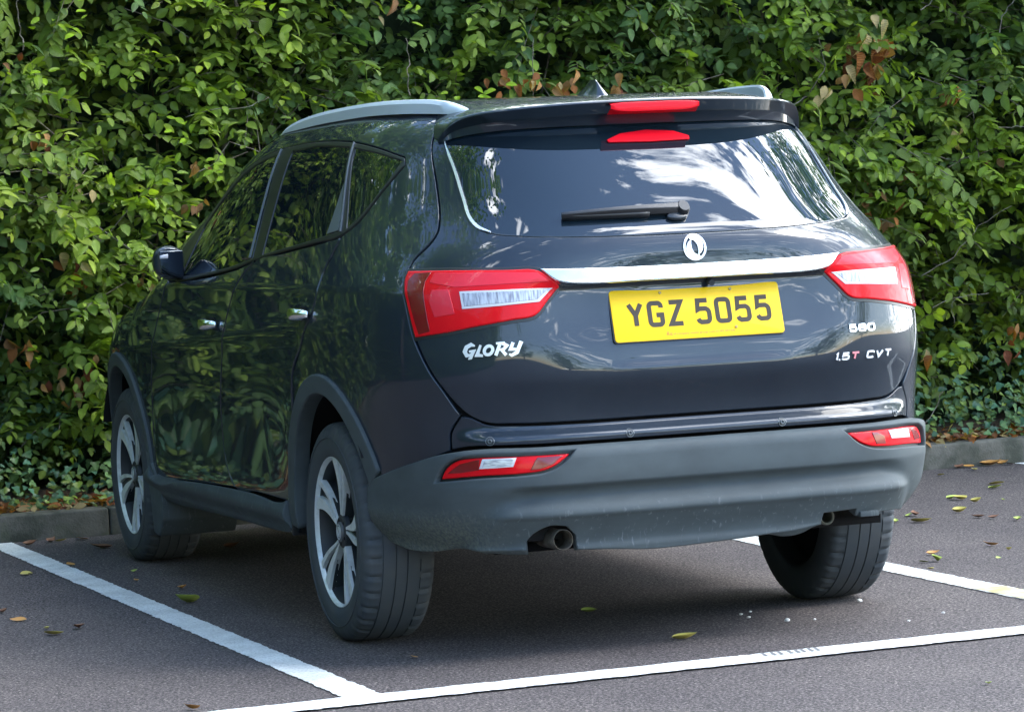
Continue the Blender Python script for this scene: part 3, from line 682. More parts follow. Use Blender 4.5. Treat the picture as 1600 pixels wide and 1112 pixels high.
# --- grey bumper
bb=[(-1.085,.508),(-1.0458,.5204),(-.9432,.5477),(-.8353,.5749),(-.7571,.5965),(-.6711,.6108),(-.4892,.6122),(-.1782,.6122),(0,.6122)]
bl=[(-.0,.2995),(-.1887,.2955),(-.30,.3035),(-.411,.3114),(-.414,.352),(-.440,.380),(-.482,.384),(-.525,.362),(-.5445,.340),(-.5445,.3195),(-.7263,.3152),(-.8821,.2967),(-1.0036,.2966),(-1.095,.312),(-1.128,.356),(-1.1166,.4055),(-1.1113,.4551),(-1.1029,.497)]
br_=[(1.1029,.497),(1.1113,.4551),(1.1166,.4055),(1.122,.362),(1.085,.328),(1.0036,.316),(.8821,.320),(.72,.332),(.60,.343),(.5485,.343),(.46,.339),(.455,.36),(.356,.356),(.353,.3247),(.244,.315),(.1351,.3064)]
bump_poly=bb+[(-a,b) for a,b in bb[::-1][1:]]+br_+bl
hl=[(-.762,.5245),(-.7414,.558),(-.7035,.5816),(-.6486,.5910),(-.5506,.5936),(-.418,.594),(-.4481,.5641),(-.4890,.5450),(-.5392,.5390),(-.6458,.5350)]
def grow(P,d): 
    P2=P if area(P)>0 else P[::-1]; return inset(P2,-d)
hR=[(-a,b) for a,b in hl][::-1]
panel('rear_bumper',bump_poly,GREY,CAR,P=PG_,gap=.0005,roll=.005,depth=.035,res=.0125,step=.012,holes=[grow(hl,.005),grow(hR,.005)],corner=35)
# reflectors set into the bumper
def zone(name,poly,m,par,P,off,gap=0,roll=.001,depth=.004,res=.02,**k): return panel(name,poly,m,par,P=P,off=off,gap=gap,roll=roll,depth=depth,res=res,sm=False,**k)
for sg in (-1,1):
    f=lambda P:[(a*-sg,b) for a,b in P]
    rf,=panel('rear_reflector',f(hl),RED,CAR,P=PG_,off=-.012,gap=.001,roll=.004,depth=.03,res=.02,label=None)
    bx,=panel('reflector_housing',f(grow(hl,.007)),RUB,rf,P=PG_,off=-.022,gap=0,roll=.001,depth=.02,res=.03)
    if sg<0: 
        zs=[('dark_segment',[(-.738,.543),(-.70,.570),(-.648,.584),(-.651,.553),(-.70,.545)],REDD),('dark_segment',[(-.505,.586),(-.438,.588),(-.466,.562),(-.50,.550),(-.525,.548)],REDD)]
    else: zs=[('dark_segment',[(-.738,.543),(-.70,.570),(-.658,.580),(-.678,.544)],REDD),('dark_segment',[(-.515,.586),(-.497,.586),(-.51,.549),(-.545,.547),(-.54,.57)],REDD)]
    for n_,pl,mm in zs: zone(n_,f(pl),mm,rf,PG_,-.0105)
    ins=[(-.640,.586),(-.556,.588),(-.566,.560),(-.650,.556)]
    zone('reverse_lens',f(ins),FRAME,rf,PG_,-.0098)
    zone('reverse_reflector',f([(-.634,.582),(-.562,.584),(-.570,.563),(-.642,.560)]),FACET2,rf,PG_,-.0086)
# parking sensors
for a in (-.6198,-.2296,.2296+.01,.6198):
    pts=[(a+.011*cos(t*pi/10),.6285+.011*sin(t*pi/10)) for t in range(20)]
    s_o,=zone('parking_sensor',pts,SEN,CAR,PK_,.0015)
    V,F=ribbon(PK_,[(a+.0115*cos(t*pi/10),.6285+.0115*sin(t*pi/10)) for t in range(20)],.0016,.0015,0,closed=True); MB().add(V,F).build('sensor_ring',SATIN,s_o)
    V,F=ribbon(PK_,[(a+.005*cos(t*pi/8),.6285+.005*sin(t*pi/8)) for t in range(16)],.0014,.0035,0,closed=True); MB().add(V,F).build('sensor_ring',SATIN,s_o)
# --- tail lamps
LL=[(-.9115,1.1098),(-.912,1.0833),(-.896,1.0496),(-.868,.9865),(-.8432,.9197),(-.735,.9322),(-.6413,.9468),(-.5518,.9589),(-.4852,.9699),(-.4474,1.011),(-.4103,1.0532),(-.4317,1.0686),(-.4858,1.0986),(-.5848,1.1038),(-.765,1.1085)]
for sg in (-1,1):
    f=lambda P:[(a*-sg,b) for a,b in P]
    base,=panel('tail_lamp',f(LL),RED,CAR,off=.008,gap=.003,roll=.005,depth=.03,res=.02,corner=40,step=.01)
    panel('lamp_seal',f(grow(LL,.006)),STRIP if False else RUB,base,off=.0015,gap=0,roll=.001,depth=.01,res=.03,corner=40)
    zone('dark_side_segment',f([(-.890,1.078),(-.875,1.098),(-.812,1.100),(-.822,1.075),(-.812,1.0248),(-.788,.9387),(-.826,.9304),(-.846,.975)]),REDD,base,PB_,.0093)
    zone('upper_reflector',f([(-.800,1.098),(-.585,1.094),(-.49,1.09),(-.45,1.066),(-.60,1.060),(-.72,1.057),(-.807,1.072)]),REDM,base,PB_,.0088)
    zone('inner_reflector',f([(-.790,1.052),(-.735,1.052),(-.712,.985),(-.775,.977),(-.795,1.02)]),REDM,base,PB_,.0090)
    zone('lamp_frame',f([(-.7023,1.0463),(-.5717,1.0465),(-.436,1.0495),(-.476,1.0094),(-.5882,1.0021),(-.6915,.9973)]),FRAME,base,PB_,.0094)
    zone('indicator_reflector',f([(-.694,1.041),(-.5717,1.0415),(-.452,1.0435),(-.482,1.0160),(-.5882,1.0091),(-.6855,1.0045)]),FACET,base,PB_,.0102)
# --- chrome bar between the lamps
cb_=[(-.4839,1.1005),(-.3955,1.0975),(-.1756,1.0945),(0,1.094),(.1756,1.0945),(.3955,1.0975),(.4839,1.1005),(.438,1.070),(.42,1.062),(.3861,1.055),(.165,1.052),(0,1.0515),(-.165,1.052),(-.3861,1.055),(-.42,1.062),(-.438,1.070)]
def cb_disp(s,z): return .004+.012*sst(1.105,1.08,z)*0+.006+.010*sst(1.10,1.052,z)
panel('chrome_bar',cb_,CHROME,CAR,P=surf_fn(cb_disp),gap=0,roll=.004,depth=.03,res=.018)
V,F=ribbon(PB_,[(x,1.0465) for x in np.arange(-.43,.431,.03)],.010,.012,-.01); MB().add(V,F).build('bar_underside_trim',RUB,CAR,sh=30)
# camera under the bar
m=MB(); m.tube([(.045,-.800,1.040),(.045,-.822,1.036)],.009,12); m.build('reversing_camera',SEN,CAR,sh=40)
# --- number plate
pc=Vector((0,-.8065,.9535)); pu=Vector((0,.041,.1455)).normalized(); pn=Vector((0,-.1455,.041)).normalized()
def PP(u,v,off=0.): 
    p=pc+Vector((1,0,0))*u+pu*v+pn*off; return [p.x,p.y,p.z]
rr=.010; cor=[]
for cx,cy,a0 in ((.26-rr,.0755-rr,0),(-.26+rr,.0755-rr,90),(-.26+rr,-.0755+rr,180),(.26-rr,-.0755+rr,270)):
    cor+=[(cx+rr*cos(radians(a0+t*15)),cy+rr*sin(radians(a0+t*15))) for t in range(7)]
m=MB(); m.loft([[PP(u,v,o_) for u,v in cor] for o_ in (.0,.007)]); PL=m.build('number_plate',YEL,CAR,bev=(.001,2))
m=MB(); m.loft([[PP(u*1.012,v*1.03,o_) for u,v in cor] for o_ in (-.016,.004)]); m.build('plate_holder',RUB,PL,sh=40)
x=-.26+.046
for ch in 'YGZ 5055':
    if ch==' ': x+=.033-.011; continue
    put_glyph('plate_character',PP,ch,CHAR,PL,x,-.0372,.0505,.0765,.0135,.0006,.0071); x+=.0615
for u,v in ((-.106,.062),(.11,.062),(.112,-.05)):
    m=MB(); m.tube([PP(u,v,.006),PP(u,v,.0095)],.0042,12); m.build('plate_screw',mat('screw_head',(.35,.24,.06),.4),PL,sh=40)
def text_mesh(name,txt,size,P,mt,parent,x0,y0,off,shear=0.,xs=1.,bold=0.):
    cu=bpy.data.curves.new('t','FONT'); cu.body=txt; cu.size=size; cu.extrude=0; cu.offset=bold; cu.resolution_u=4
    ob=bpy.data.objects.new('t',cu); COL.objects.link(ob); dg=bpy.context.evaluated_depsgraph_get(); me=ob.evaluated_get(dg).to_mesh()
    V=[P(x0+v.co.x*xs+shear*v.co.y,y0+v.co.y,off) for v in me.vertices]; F=[tuple(p.vertices) for p in me.polygons]
    ob.evaluated_get(dg).to_mesh_clear(); bpy.data.objects.remove(ob); bpy.data.curves.remove(cu)
    return mesh(name,V,F,mt,parent,smooth=False)
text_mesh('plate_small_print','Ris',.016,PP,mat('small_print_red',(.35,.08,.02),.5),PL,-.105,-.064,.0073,.2)
text_mesh('plate_small_print','of company motor group com 01382 697300',.0088,PP,mat('small_print',(.25,.15,.04),.5),PL,-.083,-.0625,.0073,0,1.18)
# --- badges
def PS2(off0=.001): return lambda a,b,off=0.: Sd(a,b,off+off0,disp_body)
GP=PS2()
# word at the left: heavy slanted brush letters
m=MB()
def stroke(pts,wd,k=0,closed=False):
    q=[(-.690+(x_*.155)+.22*(y_*.034),.8655+y_*.034) for x_,y_ in pts]
    w_=[a for a in wd] if isinstance(wd,list) else wd
    V,F=ribbon(GP,q,w_,.003,k*.0005,closed=closed); m.add(V,F)
stroke([(.17,.86),(.10,.98),(.02,.78),(.0,.42),(.05,.10),(.12,.12),(.155,.40)],[.004,.010,.011,.011,.010,.007,.004]); stroke([(.08,.42),(.17,.46),(.13,-.12),(.09,-.2)],[.006,.008,.008,.003],1)
stroke([(.27,.92),(.235,.10),(.345,.04)],[.006,.010,.007],0)
stroke(arc(.43,.46,.075,.36,0,342,14),.0085,1,True)
stroke([(.545,1.0),(.70,.98)],[.006,.009],0); stroke([(.615,.92),(.575,.02)],[.009,.009],1); stroke([(.66,.98),(.745,.78),(.70,.50),(.61,.46)],[.009,.009,.008,.005],2); stroke([(.665,.44),(.76,.02)],[.008,.009],1)
stroke([(.845,1.02),(.82,.48),(.93,.44)],[.009,.009,.007],0); stroke([(.99,1.08),(.945,.20),(.86,-.02),(.81,.08)],[.011,.010,.008,.005],1)
m.build('model_badge',WHITE,CAR,smooth=False,)
for i,ch in enumerate('580'): put_glyph('badge_letter',GP,ch,WHITE,CAR,.4665+i*.0325,.8700,.028,.023,.0058,.003,0,.05)
put_glyph('badge_letter',GP,'1',WHITE,CAR,.412,.7915,.014,.022,.0052,.003,0,.28)
put_glyph('badge_letter',GP,'5',WHITE,CAR,.434,.7915,.027,.022,.0052,.003,0,.28)
V,F=ribbon(GP,[(.428,.7918),(.4295,.7965)],.005,.003,.0); MB().add(V,F).build('badge_letter',WHITE,CAR,smooth=False)
for i,ch in enumerate('CVT'): put_glyph('badge_letter',GP,ch,WHITE,CAR,.522+i*.0345,.7915,.028,.022,.0052,.003,0,.28)
put_glyph('badge_letter',GP,'T',REDT,CAR,.466,.7915,.028,.022,.0054,.003,0,.28)
# round emblem
EC=(.0015,1.1385); ER=.0372
o=MB()
V,F=ribbon(GP,[(EC[0]+ER*.92*cos(t*pi/24),EC[1]+ER*.92*sin(t*pi/24)) for t in range(48)],ER*.16,.004,0,closed=True); o.add(V,F)
bl_=[(-.42,.74),(-.15,.82),(.12,.82),(.50,.62),(.72,.30),(.72,-.05),(.50,-.42),(.24,-.60),(.30,-.20),(.24,.14),(.06,.44),(-.12,.56),(-.34,.60)]
for r_ in (0,1):
    pl=smooth_poly([((x_ if not r_ else -x_)*ER+EC[0],(y_ if not r_ else -y_)*ER+EC[1]) for x_,y_ in bl_],.004,corner=70)
    V,F,_n=panel_data(pl,GP,off=.0035,gap=0,roll=.0006,depth=.004,res=.008,sm=False); o.add(V,clean(F))
o.build('round_emblem',WHITE,CAR,smooth=False)
# --- wiper
m=MB()
def WP(s,z,off): return Sd(s,z,off)
rings=[]
for i in range(13):
    t=i/12; s_=.000-.415*t; z=1.2470-.010*t; hw=(.0065+.009*(1-t))*(1 if i else .8); ho=.022+.006*sin(pi*t)
    rings.append([WP(s_,z-hw,.010),WP(s_,z-hw*.4,ho),WP(s_,z+hw*.4,ho+.001),WP(s_,z+hw,.012)])
m.loft(rings); W_=m.build('rear_wiper',RUB,CAR,bev=.002)
m=MB()
m.loft([[WP(-.415+.29*t,1.2305-.002*t,.004),WP(-.415+.29*t,1.233-.002*t,.017),WP(-.415+.29*t,1.2425,.017),WP(-.415+.29*t,1.2425,.004)] for t in np.linspace(0,1,9)]); m.build('wiper_blade',RUB,W_)
m=MB(); m.loft([[WP(-.006+.022*c_*k,1.243+.018*s__*k,o_) for c_,s__ in [(cos(t*pi/8),sin(t*pi/8)) for t in range(16)]] for k,o_ in ((1,.0),(1,.018),(.8,.026))]); m.build('wiper_pivot',RUB,W_,sh=50)
m=MB(); m.loft([[WP(-.03+.035*c_*k,1.2265+.010*s__*k,o_) for c_,s__ in [(cos(t*pi/8),sin(t*pi/8)) for t in range(16)]] for k,o_ in ((1,.0),(1,.008),(.8,.011))]); m.build('wiper_washer_cap',SEN,W_,sh=50)
# --- spoiler
def spoiler():
    rings=[]
    sm_=.872
    for i in range(61):
        u=-1+2*i/60; s=u*sm_; a=abs(u)
        J=Vector(Sd(s,1.503-.030*a**6,0)); n=normal_of(PN_,s,1.503-.03*a**6); nh=Vector((n.x*.35,n.y,0)).normalized()
        L=.062*(1-a**5)+.006
        zt=1.5735-.030*a**2.2-.058*a**14; zb=1.5340-.022*a**2.2-.042*a**14
        th=max(zt-zb,.006); zb=zt-th
        P0=J+nh*L; 
        top_=Vector((P0.x,P0.y,zt)); bot=Vector((P0.x-nh.x*.046*(1-a**8),P0.y-nh.y*.046*(1-a**8),zb))
        # forward point on the roof
        fx=J.x*.97; fy=P0.y+.32+.0*a
        z2=roof_z(fx,fy)
        z1=zt+(z2-zt)*.55
        mid=Vector((P0.x*.985,P0.y+.16,max(z1,zt+.004)-.030*a**8))
        fwd=Vector((fx,fy,z2+.0015-.02*a**10))
        rings.append([fwd-Vector((0,0,.012)),fwd,mid,top_+Vector((0,.012,.0005)),top_+Vector((0,.003,-.002)),top_+Vector((0,0,-.006)),bot+Vector((0,0,.004)),bot+Vector((0,.005,0)),J+nh*.004+Vector((0,0,0)),J-nh*.02])
    m=MB(); m.loft(rings,cap=True,closed=False); return m.build('roof_spoiler',PAINT,CAR,sh=38)
def roof_z(x,y):
    lo,hi=.5,1.66
    for _ in range(28):
        m_=(lo+hi)/2
        if inside(x,y,m_): lo=m_
        else: hi=m_
    return lo
SP=spoiler()
# brake light let into the trailing edge
m=MB(); rings=[]
for i in range(17):
    u=-1+2*i/16; x=u*.172; s=side=u*.19
    J=Vector(Sd(u*.188,1.503,0)); n=normal_of(PN_,u*.188,1.503); nh=Vector((n.x*.35,n.y,0)).normalized(); P0=J+nh*.072
    e=1-.55*abs(u)**6
    rings.append([(P0.x,P0.y+.03,1.5655),(P0.x,P0.y,1.5545+.0095*e),(P0.x,P0.y-.003,1.5545+.006*e),(P0.x,P0.y-.001,1.5545-.017*e),(P0.x,P0.y+.006,1.5545-.020*e),(P0.x,P0.y+.03,1.5310)])
m.loft(rings,cap=True,closed=False); m.build('brake_light',REDB,SP,sh=60)
zone('lower_brake_light',[(-.19,1.457),(-.13,1.474),(-.02,1.482),(.09,1.476),(.145,1.460),(.140,1.450),(-.02,1.4475),(-.185,1.450)],REDB,SP,PB_,.003)
# --- roof, windscreen and bonnet as one height field each
def top_panel(name,mt,y0,y1,ny,tlim=.925,nx=41,zoff=0.):
    V=[];F=[];Nn=[]
    for j in range(ny+1):
        y=y0+(y1-y0)*j/ny; H=htop(y); zb=zbf(y); ze=zb+(H-zb)*tlim
        # half width where the surface reaches ze
        lo,hi=0.,1.0
        for _ in range(26):
            m_=(lo+hi)/2
            if inside(m_,y,ze): lo=m_
            else: hi=m_
        for i in range(nx+1):
            u=-1+2*i/nx; u=u*(1.5-.5*u*u) if True else u
            x=lo*u; V.append((x,y,roof_z(x,y)+zoff))
    for j in range(ny):
        for i in range(nx):
            a=j*(nx+1)+i; F.append((a,a+1,a+nx+2,a+nx+1))
    m=MB().add(V,F); return m.build(name,mt,CAR)
top_panel('roof',PAINT,-.36,1.30,34,.885,zoff=-.0012)
top_panel('windscreen',GLASS,1.32,2.33,26,.90)
top_panel('bonnet',PAINT,2.36,3.66,26,.93)
# front bumper and lamps (faces the hedge)
fb=[(-(S90+2.35),.36),(-(S90+2.6),.34),(-(S90+3.07),.40),(-(S90+3.07),.75),(-(S90+2.9),.8)]
m=MB(); R=[]
for z in np.linspace(.27,.80,13):
    ring=[]; W_2=width(2.0,z); yl=3.10; n=3.6
    hb_=1.48*(1-.05*((z-.5)/.3)**2)
    for i in range(41):
        u=-1+2*i/40; ymin=(yl-2.2)/hb_; xm=W_2*(1-ymin**n)**(1/n); x=xm*sin(u*pi/2); y=2.2+hb_*(1-(abs(x)/W_2)**n)**(1/n)
        ring.append((x,y,z))
    R.append(ring)
m.loft(R,cap=False,closed=False); m.build('front_bumper',GREY,CAR)
for sg in (-1,1):
    m=MB(); m.loft([[(sg*.50,3.60,.68),(sg*.50,3.60,.77),(sg*.50,3.4,.77),(sg*.50,3.4,.68)],[(sg*.72,3.45,.70),(sg*.72,3.45,.79),(sg*.70,3.3,.79),(sg*.70,3.3,.70)]]); m.build('headlamp',CLEAR,CAR,bev=.01)
# --- roof rails
for sg in (-1,1):
    dz0=.007 if sg>0 else 0.
    path=[(1.32,.615,1.548),(1.2,.618,1.572),(1.0,.622,1.592),(.7,.624,1.606),(.3,.610,1.613),(.05,.585,1.610),(-.10,.545,1.604),(-.20,.515,1.592),(-.27,.490,1.572),(-.30,.480,1.560)]
    m=MB(); rings=[]
    for i,(y,x,z) in enumerate(path):
        hh=[.008,.020,.034,.040,.042,.042,.042,.036,.020,.006][i]; ww=.026 if 0<i<9 else .015
        x0=sg*(x-ww/2);x1=sg*(x+ww/2); dz=dz0*min(1,(9-i)/4); zt=z+.004+dz; hh+=dz
        rings.append([(x0,y,zt-hh),(x0,y,zt-.006),(x0+sg*.006,y,zt),(x1-sg*.010,y,zt-.001),(x1,y,zt-.012),(x1,y,zt-hh)])
    R=[]
    # refine by linear interpolation through Catmull
    for i in range(len(rings)-1):
        for k in range(4):
            t=k/4; g=lambda q:rings[max(0,min(len(rings)-1,q))]
            R.append([tuple(.5*((2*g(i)[j][c])+(-g(i-1)[j][c]+g(i+1)[j][c])*t+(2*g(i-1)[j][c]-5*g(i)[j][c]+4*g(i+1)[j][c]-g(i+2)[j][c])*t*t+(-g(i-1)[j][c]+3*g(i)[j][c]-3*g(i+1)[j][c]+g(i+2)[j][c])*t**3) for c in range(3)) for j in range(6)])
    R.append(rings[-1]); m.loft(R); m.build('roof_rail',SILVER,CAR,sh=40)
# --- shark fin antenna
m=MB(); rings=[]
for t in np.linspace(0,1,9):
    z=1.600+.060*t; y0=.06+.09*t; y1=.40-.20*t**.6; hw=.042*(1-t)**1.5+.003
    rings.append([(0.09+hw*cos(a)*1.0,(y0+y1)/2-(y1-y0)/2*sin(a),z) for a in [2*pi*k/14 for k in range(14)]])
m.loft(rings); m.build('shark_fin_antenna',PAINT,CAR,sh=60)
# --- door handles
for sg in (-1,1):
    for (s_,z_) in ((-2.685,.930),(-1.583,.982)):
        c=Vector(Sd(s_,z_,0)); m=MB(); rings=[]
        for i in range(13):
            t=i/12; y=c.y-.075+.15*t; out_=.012+.034*sin(pi*min(1,max(0,t)))**.6; hh=.012+.011*sin(pi*t)**.7
            xs=-abs(c.x)
            rings.append([(sg*-1*(xs-(out_)+.010),y,c.z-hh*.8),(sg*-1*(xs-out_),y,c.z-hh*.5),(sg*-1*(xs-out_-.003),y,c.z+hh*.2),(sg*-1*(xs-out_+.001),y,c.z+hh*.8),(sg*-1*(xs-out_+.010),y,c.z+hh)])
        m.loft(rings); h=m.build('door_handle',CHROME,CAR)
        m=MB(); xs=sg*abs(c.x); m.loft([[(xs+sg*.001*(-1 if 0 else 1),c.y+.055*cos(a),c.z+.026*sin(a)) for a in [2*pi*k/16 for k in range(16)]],[(xs+sg*.003,c.y+.05*cos(a),c.z+.022*sin(a)) for a in [2*pi*k/16 for k in range(16)]]]); m.build('handle_recess',DARK,h,sh=40)
# --- mirrors
for sg in (-1,1):
    m=MB(); rings=[]
    for i in range(13):
        t=i/12; x=.862+.108*t; sh_=sin(pi*min(1,.12+.80*t))**.42 if t<.97 else .35
        hz=.068*sh_*(1-.15*t); hy=.062*sh_; cz=1.128+.012*t-.0; cy=1.79-.02*t
        rings.append([(sg*x,cy+hy*max(-.55,cos(a))-0.0,cz+hz*sin(a)*(1.0 if sin(a)>0 else .92)) for a in [2*pi*k/20 for k in range(20)]])
    m.loft(rings); mo=m.build('door_mirror',PAINT,CAR,sh=50)
    m=MB(); m.loft([[(sg*(.868+.086*u_),1.752-.02*u_,1.128+.012*u_+v_*.052) for u_,v_ in ((0,-1),(1,-.75),(1,.75),(0,.95))],[(sg*(.868+.086*u_),1.748-.02*u_,1.128+.012*u_+v_*.050) for u_,v_ in ((0,-1),(1,-.75),(1,.75),(0,.95))]]); m.build('mirror_glass',mat('mirror_silver',(.10,.115,.13),.04,1.0),mo,bev=.002)
    m=MB(); m.loft([[(sg*.85,1.80,1.072),(sg*.85,1.86,1.072),(sg*.85,1.86,1.10),(sg*.85,1.80,1.10)],[(sg*.90,1.79,1.075),(sg*.90,1.83,1.075),(sg*.90,1.83,1.10),(sg*.90,1.79,1.10)]]); m.build('mirror_stalk',RUB,mo,bev=.006)
    m=MB(); m.loft([[(sg*.925,1.735,1.168),(sg*.956,1.732,1.164),(sg*.956,1.732,1.150),(sg*.925,1.735,1.150)],[(sg*.925,1.728,1.166),(sg*.954,1.726,1.162),(sg*.954,1.726,1.152),(sg*.925,1.728,1.152)]]); m.build('mirror_sky_glint',FRAME,mo,bev=.003)  # pale block coloured as the sky's reflection on the mirror, not a lamp
# --- exhaust and underside pieces
def pipe(name,p0,p1,r0,mt,par,th=.003,n=24):
    p0=Vector(p0);p1=Vector(p1);d=(p1-p0).normalized();a=d.cross(Vector((0,0,1))).normalized();b=a.cross(d)
    C_=lambda c,r:[c+a*(r*cos(2*pi*k/n))+b*(r*sin(2*pi*k/n)) for k in range(n)]
    m=MB(); m.loft([C_(p0,r0*.9),C_(p0+(p1-p0)*.6,r0*.95),C_(p1,r0),C_(p1+d*.002,r0-th*.5),C_(p1,r0-th),C_(p0,r0-th)],cap=False); return m.build(name,mt,par,sh=50)
ex=pipe('exhaust_pipe',(-.455,-.60,.338),(-.452,-.852,.343),.030,STEEL,CAR)
m=MB(); m.tube([(-.455,-.60,.338),(-.453,-.70,.340)],.0255,16); m.build('exhaust_inside',DARK,ex)
m=MB(); m.box((-.58,-.78,.335),(.33,-.50,.46)); m.build('rear_underbody',DARK,CAR,bev=.02)
m=MB(); m.tube([(.1,-.36,.40),(.50,-.38,.40)],.085,18); m.build('silencer',mat('silencer_dark',(.03,.028,.026),.7),CAR)
th_=pipe('towing_eye',(.395,-.66,.336),(.400,-.76,.336),.024,mat('dull_zinc',(.11,.11,.085),.6,.3),CAR,.006)
m=MB(); m.box((.47,-.84,.336),(.53,-.80,.352)); m.build('bumper_clip',GREY,CAR,bev=.003)
m=MB(); m.tube([(-.62,0,.30),(.62,0,.30)],.035,12); m.tube([(-.6,.02,.3),(-.5,.7,.34)],.03,8); m.tube([(.6,.02,.3),(.5,.7,.34)],.03,8); m.build('rear_axle',DARK,CAR)
for sg in (-1,1): m=MB(); m.tube([(sg*.545,-.02,.30),(sg*.60,-.13,.46)],.032,12); m.build('suspension_strut',STEEL,CAR)

# ---------------------------------------------------------------- wheels
def make_wheel():
    root=empty('wheel',(-.7625,0,.33)); root.parent=CAR
    Rr=.33; prof=[(.100,.222),(.108,.232),(.1125,.255),(.1125,.285),(.108,.305),(.1005,.318),(.092,.3245)]   # (half-width, radius) sidewall
    tread=[(.086,.3262),(.078,.3275),(.060,.3287),(.0590,.3255),(.0565,.3255),(.0555,.3290),(.020,.3300),(.019,.3262),(.0165,.3262),(.0155,.3300)]
    full=[(-a,b) for a,b in prof+tread]+[(a,b) for a,b in (prof+tread)[::-1]]
    n=216; V=[];F=[];k=len(full)
    for i in range(n):
        a=2*pi*i/n
        for j,(x,r_) in enumerate(full):
            jj=min(j,k-1-j)
            if 4<=jj<=9 and i%6==0: r_-=.007
            if 5<=jj<=8 and i%6==3: r_-=.003
            zz=r_*sin(a)
            V.append((x,-r_*cos(a),zz))
    for i in range(n):
        for j in range(k-1):
            p_=i*k+j;q_=((i+1)%n)*k+j; F.append((p_,q_,q_+1,p_+1))
    m=MB().add(V,F); t=m.build('tyre',TYRE,root,sh=50)
    # sidewall ring detail
    m=MB(); rg=[]
    for i in range(64):
        a=2*pi*i/64; rg.append([(-.1132+.0008,-r_*cos(a),r_*sin(a)) if q in (0,3) else (-.1148,-r_*cos(a),r_*sin(a)) for q,r_ in enumerate((.282,.2825,.2845,.285))])
    rg.append(rg[0]); m.loft(rg,cap=False,closed=False); m.build('sidewall_rib',TYRE,root)
    # barrel and dark back
    m=MB(); C_=lambda x,r_:[(x,-r_*cos(2*pi*i/72),r_*sin(2*pi*i/72)) for i in range(72)]
    m.loft([C_(-.098,.2265),C_(-.104,.2265),C_(-.105,.2245),C_(-.100,.2205),C_(-.092,.217)],cap=False); rim=m.build('alloy_rim',ALLOY,root,sh=35)
    m=MB(); m.loft([C_(-.0965,.2195),C_(-.07,.212),C_(.06,.208),C_(.10,.222),C_(.10,.226),C_(.06,.213),C_(-.07,.217)],cap=False); m.build('rim_barrel',ALLOYD,root)
    m=MB(); m.loft([C_(-.01,.16),C_(-.018,.155),C_(-.018,.07),C_(-.03,.06)],cap=True); m.build('brake_disc',mat('brake_iron',(.10,.085,.075),.6,.4),root,sh=30)
    m=MB(); m.loft([C_(-.0,.205),C_(.04,.205)],cap=True); m.build('drum_backplate',DARK,root)
    def pol(r_,th,x): a=radians(th); return (x,-r_*cos(a),r_*sin(a))
    mS=MB();mD=MB()
    for k_ in range(5):
        th0=80+72*k_
        # dark web of the spoke
        rg=[]
        for t in np.linspace(0,1,9):
            r_=.045+t*(.2175-.045); sw=-5*sin(pi*t); hw=13+3.5*t-6*sin(pi*t)*0; hw=14*(.35+.65*t)+6*(1-t)
            xf=-.083-.012*t**2
            rg.append([pol(r_,th0+sw-hw,xf+.004),pol(r_,th0+sw,xf+.012),pol(r_,th0+sw+hw,xf+.004),pol(r_,th0+sw+hw-1,xf+.05),pol(r_,th0+sw-hw+1,xf+.05)])
        mD.loft(rg)
        for sd,wmax in ((+1,.044),(-1,.020)):
            rg=[]
            for t in np.linspace(0,1,11):
                r_=.052+t*(.2195-.052); sw=-5*sin(pi*t); hw=14*(.35+.65*t)+6*(1-t)
                w_=(.008+(wmax-.008)*t**1.15); dth=degrees(w_/r_)
                c_=th0+sw+sd*hw; a0=c_-sd*dth; a1=c_; xf=-.0865-.0135*t**1.5
                rg.append([pol(r_,a0,xf),pol(r_,a1,xf),pol(r_,a1,xf+.02),pol(r_,a0,xf+.02)])
            mS.loft(rg)
    mD.build('spoke_web',ALLOYD,root,sh=30); mS.build('spoke_face',ALLOY,root,sh=30)
    m=MB(); m.loft([C_(-.070,.052),C_(-.084,.050),C_(-.087,.046)],cap=True); hb=m.build('wheel_hub',ALLOYD,root,sh=30)
    m=MB(); m.loft([C_(-.080,.030),C_(-.092,.029),C_(-.094,.026),C_(-.0935,.0)],cap=False); cp=m.build('centre_cap',mat('cap_grey',(.16,.17,.18),.4,.5),root,sh=30)
    m=MB(); m.loft([C_(-.0945,.0235),C_(-.0955,.0235),C_(-.0955,.0205),C_(-.0945,.0205)],cap=False)
    for sg in (0,180):
        q=[pol(.019*hypot(x_,y_),degrees(atan2(y_,x_))+sg,-.0958) for x_,y_ in bl_]; q2=[(a+.002,b,c) for a,b,c in q]; m.loft([q2,q])
    m.build('cap_emblem',ALLOY,root,smooth=False)
    for k_ in range(5):
        c=pol(.038,116+72*k_,-.084); m=MB(); m.tube([(c[0]+.01,c[1],c[2]),(c[0]-.004,c[1],c[2])],.006,6); m.build('wheel_bolt',DARK,root,sh=30)
    return root
W0=make_wheel()
def copy_tree(o,parent=None):
    c=o.copy(); COL.objects.link(c)
    if parent is not None: c.parent=parent
    for ch in list(o.children): copy_tree(ch,c)
    return c
for (x,y,rz) in ((-.7625,2.78,0),(.728,0,pi),(.728,2.78,pi)):
    c=copy_tree(W0,CAR); c.location=(x,y,.33); c.rotation_euler=(radians(23) if rz==0 and y>1 else 0,0,rz)
